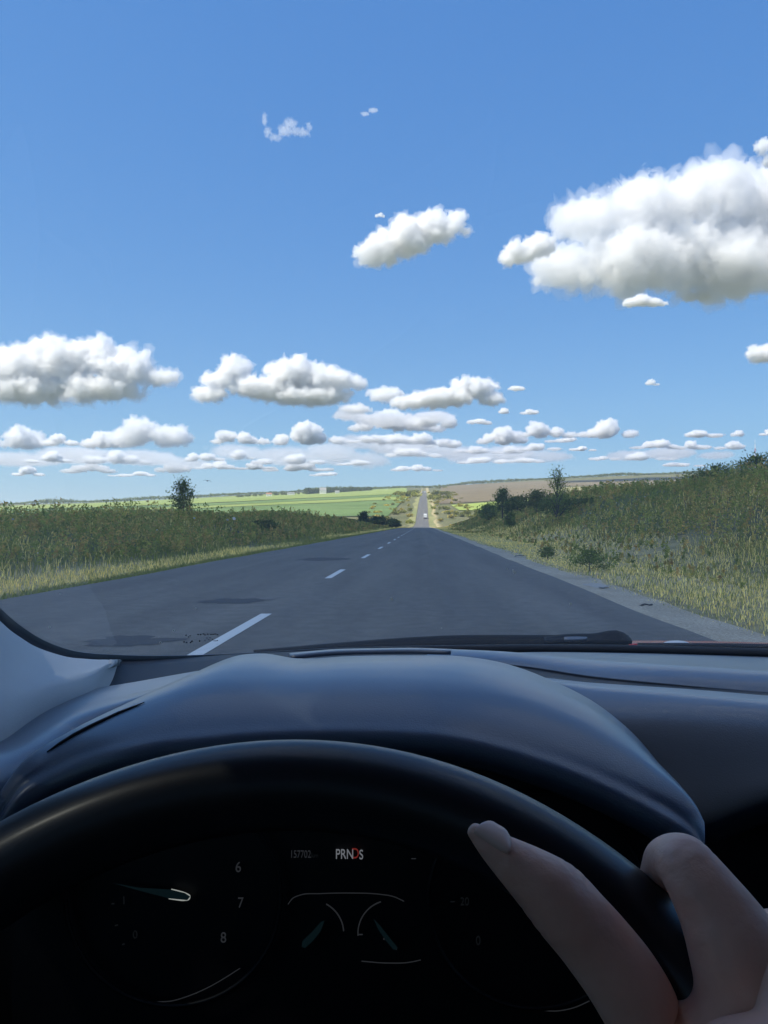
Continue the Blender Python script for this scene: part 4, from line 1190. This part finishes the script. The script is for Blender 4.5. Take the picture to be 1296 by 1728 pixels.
# ---------------------------------------------------------------- the driver's right hand (and forearm) on the wheel
def hand():
    m, t, b = mat_new('skin')
    tc = N(t, 'ShaderNodeTexCoord')
    n = nz_(t, tc, 45, 6); n2 = nz_(t, tc, 140, 6)
    r = ramp(t, n.outputs[0], [(.3, (.78, .42, .31)), (.7, (.88, .53, .40))])
    t.links.new(r.outputs[0], b.inputs['Base Color'])
    bp = N(t, 'ShaderNodeBump'); bp.inputs['Strength'].default_value = .5; bp.inputs['Distance'].default_value = .002
    t.links.new(n2.outputs[0], bp.inputs['Height']); t.links.new(bp.outputs[0], b.inputs['Normal'])
    b.inputs['Roughness'].default_value = .5
    b.inputs['Subsurface Weight'].default_value = .12; b.inputs['Subsurface Radius'].default_value = (.008, .003, .002); b.inputs['Subsurface Scale'].default_value = 1
    # joints: name -> (point, radius, parent)
    J = []
    def j(px, py, d, r, par): J.append((P(px, py, d), r, par)); return len(J) - 1
    palm = j(1275, 1850, .205, .024, -1)
    wr = j(1420, 2080, .150, .027, palm)
    w2 = j(1560, 2400, .10, .026, wr)
    w3 = J.append((Vector((.20, -.02, H - .40)), .036, w2)) or len(J) - 1
    w4 = J.append((Vector((.26, -.22, H - .47)), .045, w3)) or len(J) - 1
    web = j(1215, 1845, .222, .020, palm)
    # thumb
    t0 = j(1106, 1740, .226, .0152, web)
    t1 = j(1052, 1648, .228, .0130, t0)
    t2 = j(1000, 1585, .230, .0112, t1)
    t3 = j(938, 1509, .232, .0121, t2)
    t4 = j(884, 1467, .234, .0082, t3)
    t5 = j(832, 1429, .236, .0057, t4)
    t6 = j(791, 1394, .238, .0020, t5)
    # index
    i0 = j(1290, 1715, .222, .0200, web)
    i1 = j(1252, 1605, .226, .0165, i0)
    i2 = j(1190, 1510, .232, .0108, i1)
    i3 = j(1153, 1448, .238, .0095, i2)
    i4 = j(1128, 1452, .256, .0085, i3)
    i5 = j(1112, 1492, .276, .0080, i4)
    i6 = j(1100, 1545, .288, .0070, i5)
    # middle, ring, little: over the outside of the rim, tips behind it
    for (a, b2, c, e, r0) in (((1352, 1745, .205), (1330, 1590, .222), (1290, 1590, .252), (1215, 1650, .272), .0105),
                          ((1450, 1830, .195), (1450, 1690, .210), (1400, 1700, .240), (1320, 1770, .258), .0100),
                          ((1530, 1940, .185), (1560, 1830, .196), (1510, 1830, .224), (1420, 1900, .240), .0088)):
        q0 = j(*a, .0135, palm); q1 = j(*b2, r0, q0); q2 = j(*c, r0 * .92, q1); j(*e, r0 * .8, q2)
    me = bpy.data.meshes.new('person')
    me.from_pydata([tuple(p - Vector((.2, .1, 1.0))) for p, r_, a in J], [(i, a) for i, (p, r_, a) in enumerate(J) if a >= 0], [])
    o = bpy.data.objects.new('person', me); COL.objects.link(o)
    o.location = (.2, .1, 1.0)
    sk = o.modifiers.new('skin', 'SKIN'); sk.use_smooth_shade = True; sk.branch_smoothing = .6
    for i, (p, r_, a) in enumerate(J):
        me.skin_vertices[0].data[i].radius = (r_ , r_ )
        me.skin_vertices[0].data[i].use_root = (i == 0)
    sb = o.modifiers.new('sub', 'SUBSURF'); sb.levels = sb.render_levels = 4
    apply_mods(o)
    me = o.data; n_ = len(me.vertices)
    co = np.empty(n_ * 3, np.float32); me.vertices.foreach_get('co', co); co = co.reshape(-1, 3)
    no = np.empty(n_ * 3, np.float32); me.vertices.foreach_get('normal', no); no = no.reshape(-1, 3)
    pw = [np.array(tuple(p - Vector((.2, .1, 1.0)))) for p, r_, a in J]
    dsp = np.zeros(n_)
    for (ja, jb, offs) in ((t2, t3, (-.0035, .0004, .0045)), (i2, i3, (-.003, .001))):
        ax_ = pw[jb] - pw[ja]; ax_ /= np.linalg.norm(ax_)
        rel = co - pw[jb]; sN = rel @ ax_; rad = np.linalg.norm(rel - np.outer(sN, ax_), axis=1)
        wob = .0009 * np.sin(rad * 900 + no[:, 0] * 3)
        for f_ in offs: dsp -= .00013 * np.exp(-((sN - f_ + wob) / .0008) ** 2) * (rad < .02) * (np.abs(sN) < .012)
    for k_ in range(n_): dsp[k_] += .0004 * noise.noise(Vector(co[k_]) * 75)
    me.vertices.foreach_set('co', (co + no * dsp[:, None]).astype(np.float32).ravel()); me.update()
    o.data.materials.clear(); o.data.materials.append(m)
    o.data.polygons.foreach_set('use_smooth', np.ones(len(o.data.polygons), dtype=bool))
    tag(o, 'bare right hand of the driver gripping the upper right of the steering wheel', 'person')
    return o
hand()
per = bpy.data.objects['person']
rows = []
a0, a1 = P(802, 1401, .2352), P(860, 1437, .2288)
ax = (a1 - a0).normalized(); sd_ = ax.cross(Vector((0, 1, 0))).normalized()
for f in np.linspace(0, 1, 6):
    c = a0.lerp(a1, f); hw = float(np.interp(f, [0, .2, .45, .8, 1], [.0003, .0022, .0032, .0031, .0016]))
    rows.append([c + sd_ * hw * q + Vector((0, .0055 * q * q * min(1, f * 3), 0)) - per.location for q in (-1, -.5, 0, .5, 1)])
loft('nail', rows, 12, 14, simple('nail', (.84, .55, .44), .4), per, thick=.0006)

# ---------------------------------------------------------------- clouds: closed bumpy volumes far off in the sky
def cloud_mat(name, dens, ani=.35, pale=1.0):
    m = bpy.data.materials.new(name); m.use_nodes = True
    t = m.node_tree; t.nodes.clear()
    o = t.nodes.new('ShaderNodeOutputMaterial')
    v = t.nodes.new('ShaderNodeVolumePrincipled')
    v.inputs['Color'].default_value = (.995, .995, .995, 1)
    v.inputs['Density'].default_value = dens
    v.inputs['Anisotropy'].default_value = ani
    t.links.new(v.outputs[0], o.inputs['Volume'])
    m.cycles.homogeneous_volume = True
    return m

def ico(sub):
    bm = bmesh.new(); bmesh.ops.create_icosphere(bm, subdivisions=sub, radius=1)
    v = np.array([tuple(q.co) for q in bm.verts]); f = np.array([[q.index for q in p.verts] for p in bm.faces]); bm.free()
    return v, f
ICO = ico(2)
def cloud(label, lumps, base_py, seed, squash=.25, shrink=.88, opt=10, res=60, puff=1.0, group='fair weather clouds', name='cloud', D=None, flat=True, disp=1.0, thick=1.0, fringe=.9):
    """lumps: (px, py, rx, ry) ellipses of the outline; distance from a flat cloud base 1250 m up"""
    rr = np.random.default_rng(seed)
    D = D or 1250 * F / (VY - base_py)
    s = D / F
    L = np.array([(px, py + ry * (1 - shrink) * .5, rx * (shrink + .04), ry * shrink) for px, py, rx, ry in lumps], float)
    x0, x1 = (L[:, 0] - L[:, 2]).min(), (L[:, 0] + L[:, 2]).max()
    cx = (x0 + x1) / 2
    zb = (VY - base_py) * s
    V, Fc = [], []
    def ball(c, r):
        n0 = sum(len(v) for v in V)
        V.append(ICO[0] * r + c); Fc.append(ICO[1] + n0)
    for (px, py, rx, ry) in L:
        X, Z = (px - cx) * s, (VY - py) * s - zb
        RX, RZ = rx * s, ry * s
        RY = (RX + RZ) * .5 * thick
        nb = 26
        ball(np.array([X, 0, Z]), np.array([RX * .80, RY * .8, RZ * .80]))
        for i in range(nb):
            q = rr.normal(size=3); q /= np.linalg.norm(q)
            r = min(RX, RZ) * rr.uniform(.22, .48) * puff
            c = np.array([X, 0, Z]) + q * (np.array([RX, RY, RZ]) - r * .85)
            ball(c, np.array([r, r, r]))
    V = np.concatenate(V); Fc = np.concatenate(Fc)
    o = mesh_obj(name, V, Fc, None)
    W = (x1 - x0) * s
    o.location = ((cx - VX) * s, D, H + zb)
    md = o.modifiers.new('r', 'REMESH'); md.mode = 'VOXEL'; md.voxel_size = W / res
    apply_mods(o)
    me = o.data
    n = len(me.vertices)
    co = np.empty(n * 3, np.float32); me.vertices.foreach_get('co', co); co = co.reshape(-1, 3)
    no = np.empty(n * 3, np.float32); me.vertices.foreach_get('normal', no); no = no.reshape(-1, 3)
    unit = float(np.median(L[:, 3])) * s
    off = Vector((seed * 3.7, seed * 1.3, 0))
    d = np.empty(n)
    for i in range(n):
        p = Vector(co[i]) / unit + off
        d[i] = .26 * noise.noise(p * 1.7) + .20 * (abs(noise.noise(p * 3.3)) * 2 - .5) + .10 * noise.noise(p * 7)
    co = co + no * (d * unit * disp)[:, None]
    if flat:
        lo = co[:, 2] < 0
        und = np.array([noise.noise(Vector((c[0], c[1], 0)) / unit * 1.2 + off) for c in co[lo]])
        co[lo, 2] = co[lo, 2] * squash + und * unit * .14
    if fringe:
        fo = co.copy()
        e = np.array([.16 + .42 * noise.noise(Vector(c) / unit * 2.6 + off * 2) + .17 * noise.noise(Vector(c) / unit * 6.0 + off) for c in co])
        fo = fo + no * (np.clip(e, -.12, .7) * unit)[:, None]
        fo[:, 2] = np.maximum(fo[:, 2], co[:, 2].min() - unit * .12)
    me.vertices.foreach_set('co', co.astype(np.float32).ravel()); me.update()
    hgt = max(60, (co[:, 2].max() - co[:, 2].min()))
    me.materials.append(cloud_mat('cloud_vapour', opt / hgt))
    tag(o, label, 'cloud', group)
    if fringe:
        m2 = me.copy(); m2.vertices.foreach_set('co', fo.astype(np.float32).ravel()); m2.update()
        m2.materials.clear(); m2.materials.append(cloud_mat('cloud_wisps', fringe / unit))
        f = bpy.data.objects.new('fringe', m2); COL.objects.link(f); f.parent = o
    return o

cloud('huge white cumulus with a grey flat base filling the right side of the sky', [(990, 370, 72, 42), (1090, 345, 90, 58), (1195, 330, 100, 64), (1290, 335, 95, 66), (1400, 345, 120, 90), (955, 450, 72, 42), (1075, 440, 110, 62), (1220, 435, 130, 74), (1370, 440, 140, 85)], 502, 1, opt=13, res=110)
cloud('small ragged white lobe just left of the huge cumulus', [(880, 425, 38, 22), (910, 412, 34, 20), (860, 438, 18, 12)], 450, 2, opt=8, res=48)
cloud('small bright cloud scrap under the base of the huge cumulus', [(1064, 510, 15, 9), (1083, 506, 18, 12), (1104, 510, 17, 9), (1120, 512, 9, 5)], 520, 3, opt=8, res=40, D=3000)
cloud('thin grey scrap hanging under the huge cumulus right of the bright scrap', [(1163, 500, 14, 10), (1185, 500, 18, 9)], 508, 33, opt=3, res=40)
cloud('white puff at the right edge of the sky above the huge cumulus', [(1290, 245, 18, 14), (1310, 270, 24, 16)], 285, 4, opt=5, res=36)
cloud('single compact white cloud alone above the road', [(625, 428, 30, 22), (650, 415, 40, 32), (690, 395, 48, 40), (735, 382, 42, 32), (770, 368, 18, 18), (784, 390, 12, 9)], 448, 5, opt=12, res=80)
cloud('tiny puff just above the compact cloud', [(636, 364, 4, 3), (642, 362, 5, 4), (647, 365, 3, 3)], 368, 34, opt=.7, res=30)
cloud('half cloud cut by the right edge of the picture below the huge cumulus', [(1285, 596, 28, 17), (1310, 590, 28, 20)], 609, 6, opt=9, res=36)
cloud('large cumulus with grey base at the left edge of the sky', [(-60, 632, 80, 56), (25, 615, 70, 48), (100, 605, 70, 42), (165, 597, 48, 38), (215, 618, 58, 36), (275, 635, 42, 17), (40, 655, 110, 26), (170, 655, 90, 24)], 680, 7, opt=15, res=110)
cloud('cumulus with a tall left tower beside the large left one', [(395, 620, 32, 26), (372, 640, 36, 18), (350, 664, 36, 16), (500, 628, 62, 32), (450, 655, 70, 24), (555, 640, 55, 26), (600, 645, 26, 13), (520, 668, 90, 18)], 688, 8, opt=14, res=110)
cloud('slanting white cumulus above the far end of the road', [(690, 678, 42, 14), (745, 670, 62, 20), (800, 652, 46, 22), (830, 672, 26, 14)], 690, 9, opt=12, res=80)
cloud('small flat tail cloud right of the slanting cumulus', [(872, 655, 18, 5)], 660, 10, opt=4, res=30)
cloud('grey ragged cloud between the tall-towered and slanting cumulus', [(600, 690, 34, 10), (650, 665, 36, 16)], 700, 11, opt=4, res=50)
lowc = [(665, 718, 80, 13, 728, 8), (735, 708, 36, 13, 722, 6), (690, 742, 62, 10, 750, 7), (515, 738, 62, 16, 750, 10), (398, 735, 32, 15, 748, 10), (255, 727, 66, 22, 752, 9), (180, 745, 38, 13, 756, 7), (40, 736, 30, 20, 754, 11), (102, 741, 22, 12, 752, 5),
        (850, 735, 36, 15, 748, 9), (920, 725, 40, 13, 738, 8), (1027, 726, 45, 12, 738, 8), (1185, 731, 25, 8, 738, 7), (985, 756, 17, 6, 761, 6), (895, 695, 11, 5, 699, 4), (805, 710, 18, 7, 716, 4), (910, 755, 26, 7, 760, 4), (1245, 733, 10, 5, 737, 4), (1300, 730, 14, 6, 735, 6), (851, 695, 8, 4, 698, 2), (1100, 647, 9, 4, 650, .4),
        (50, 797, 21, 7, 803, 7), (80, 775, 40, 8, 781, 4), (190, 775, 56, 11, 783, 5), (150, 792, 40, 7, 798, 4), (295, 790, 27, 8, 797, 6), (340, 772, 26, 8, 778, 5), (408, 768, 17, 8, 775, 5), (365, 785, 30, 7, 791, 4), (485, 775, 56, 9, 783, 4), (500, 789, 50, 7, 795, 4), (550, 799, 19, 4, 803, 5), (430, 787, 24, 6, 792, 4),
        (694, 765, 40, 7, 771, 3), (625, 742, 36, 7, 748, 4), (700, 790, 34, 5, 795, 3), (800, 760, 24, 6, 765, 2.5), (815, 777, 40, 6, 782, 2.5), (885, 776, 30, 5, 781, 2.5), (860, 760, 22, 6, 765, 3), (1080, 770, 44, 6, 776, 4), (1110, 751, 36, 7, 757, 4), (1170, 753, 32, 6, 758, 3), (1235, 752, 20, 6, 758, 4), (1010, 773, 14, 5, 777, 2.5), (600, 780, 26, 5, 785, 2.5), (1150, 783, 30, 4, 787, 2.5), (230, 800, 40, 4, 804, 2), (747, 748, 30, 8, 755, 4), (950, 742, 20, 5, 746, 3)]
ORD = 'first second third fourth fifth sixth seventh eighth ninth tenth eleventh twelfth thirteenth fourteenth fifteenth sixteenth seventeenth eighteenth nineteenth twentieth twenty-first twenty-second twenty-third twenty-fourth twenty-fifth twenty-sixth twenty-seventh twenty-eighth twenty-ninth thirtieth'.split()
for i, (px, py, rx, ry, b_, op) in enumerate(lowc):
    r5 = random.Random(i)
    rx *= 1.4; ry *= 1.6
    lm = []
    nl_ = max(3, int(rx / 9))
    for q in range(nl_):
        f = -1 + 2 * (q + .5) / nl_ + r5.uniform(-.25, .25)
        e = max(.3, (1 - abs(f) ** 1.5)) * r5.uniform(.6, 1.25)
        hy = ry * e * .8
        lm.append((px + rx * f * .8, b_ - hy * r5.uniform(.7, 1.15), max(rx / nl_ * r5.uniform(1.1, 1.9), hy * 1.25), hy))
    upper = b_ < 763
    rank = sum(1 for q in lowc if (q[4] < 763) == upper and q[0] < px)
    cloud('%s cloud from the left in the %s band of small low clouds' % (ORD[rank], 'higher' if upper else 'lowest'), lm, b_, 100 + i, squash=.4, fringe=1.1, puff=.85, opt=op * .5, res=48 if rx < 30 else 76, group='low clouds near the horizon', disp=1.5, thick=1.6)
# pale layered cloud far behind the small ones
for lab, lm, b_, op, sd in (
    ('pale hazy cloud sheet low behind the small clouds on the left', [(30, 775, 90, 14), (130, 768, 90, 18), (240, 772, 80, 16), (320, 782, 60, 10)], 796, .75, 301),
    ('pale hazy cloud sheet low behind the small clouds left of the road', [(400, 762, 60, 16), (480, 770, 70, 20), (560, 764, 60, 24), (620, 776, 50, 16)], 792, .75, 302),
    ('pale hazy cloud sheet above the vanishing road', [(610, 745, 60, 14), (680, 752, 80, 22), (760, 762, 60, 14)], 776, .8, 303),
    ('pale hazy cloud sheet low right of the road', [(790, 770, 50, 14), (860, 765, 70, 18), (930, 770, 50, 10)], 786, .7, 304),
    ('faint pale cloud sheet low on the far right', [(1060, 768, 50, 10), (1130, 764, 60, 13), (1210, 768, 40, 8)], 782, .6, 305),
    ('broken grey cloud under the slanting cumulus', [(590, 700, 40, 10), (650, 708, 60, 14), (730, 704, 50, 12)], 722, 2.0, 307)):
    cloud(lab, lm, b_, sd, opt=op, res=60, fringe=.15, group='pale cloud sheets near the horizon', disp=1.3, thick=2)
# high thin wisps
def wisp(label, lumps, base, seed, opt, res):
    return cloud(label, lumps, base, seed, opt=opt, res=res, group='thin high wisps', flat=False, D=5200, disp=1.5, puff=.9, fringe=.22)
wisp('thin curled wisp of cloud high in the middle of the sky', [(446, 200, 4, 13), (452, 222, 7, 9), (464, 232, 12, 6), (480, 220, 14, 10), (490, 208, 12, 9), (512, 224, 13, 6), (522, 214, 5, 8), (500, 222, 16, 7)], 235, 201, .8, 90)
wisp('tiny faint wisp of cloud right of the curled one', [(616, 192, 9, 3.5), (630, 186, 10, 4)], 196, 202, .5, 40)
# the cloud that shades the car and the near road, behind and to the left
def shade_cloud():
    A = 1500.
    c = Vector((0, 90, 0)) + sdir * (A / sdir.z)
    o = cloud('large cumulus overhead behind the car shading the near road', [(VX - 150, 0, 260, 130), (VX + 120, 20, 300, 140), (VX, -40, 260, 130)], 60, 77, opt=1.35, res=60, D=1300.0, group='fair weather clouds')
    o.location = c
    o.rotation_euler = (0, 0, R(20))
    return o
shade_cloud()
# unseen cumulus added overhead, beside and behind to light the shaded road and cabin
for i, (lab, c, r) in enumerate((
    ('added unseen big fill-light cumulus high above the right bank, above the picture', (1000, 900, 1500), 560),
    ('added unseen fill-light cumulus high over the road ahead, above the picture', (-350, 1350, 1750), 480),
    ('added unseen wide fill-light cumulus far to the right of the car', (2000, -200, 1200), 800),
    ('added unseen wide fill-light cumulus straight behind the car', (300, -1500, 1300), 650),
    ('added unseen wide fill-light cumulus behind the car on the right', (1500, -1500, 1200), 700),
    ('added unseen fill-light cumulus almost overhead, right of the car', (620, 80, 1500), 420),
    ('added unseen small fill-light cumulus almost overhead, ahead of the car', (-200, 640, 1900), 330))):
    o = cloud(lab, [(VX - r * .5, 0, r * .6, r * .28), (VX + r * .45, 10, r * .65, r * .30), (VX, -r * .12, r * .5, r * .3)], r * .28, 400 + i, opt=10, res=44, D=1300.0, group='fair weather clouds', fringe=0, thick=1.5)
    o.location = c

# ---------------------------------------------------------------- the air: thin even haze over the land
hz = bpy.data.materials.new('haze'); hz.use_nodes = True
t = hz.node_tree; t.nodes.clear()
o_ = t.nodes.new('ShaderNodeOutputMaterial'); v_ = t.nodes.new('ShaderNodeVolumePrincipled')
v_.inputs['Color'].default_value = (.80, .90, 1, 1); v_.inputs['Density'].default_value = .00009; v_.inputs['Anisotropy'].default_value = .2
t.links.new(v_.outputs[0], o_.inputs['Volume'])
hz.cycles.homogeneous_volume = True
bm = bmesh.new(); box_bm(bm, (0, 4300, 110), (15000, 9600, 300)); bm_obj('haze', bm, hz, None, kind='stuff')
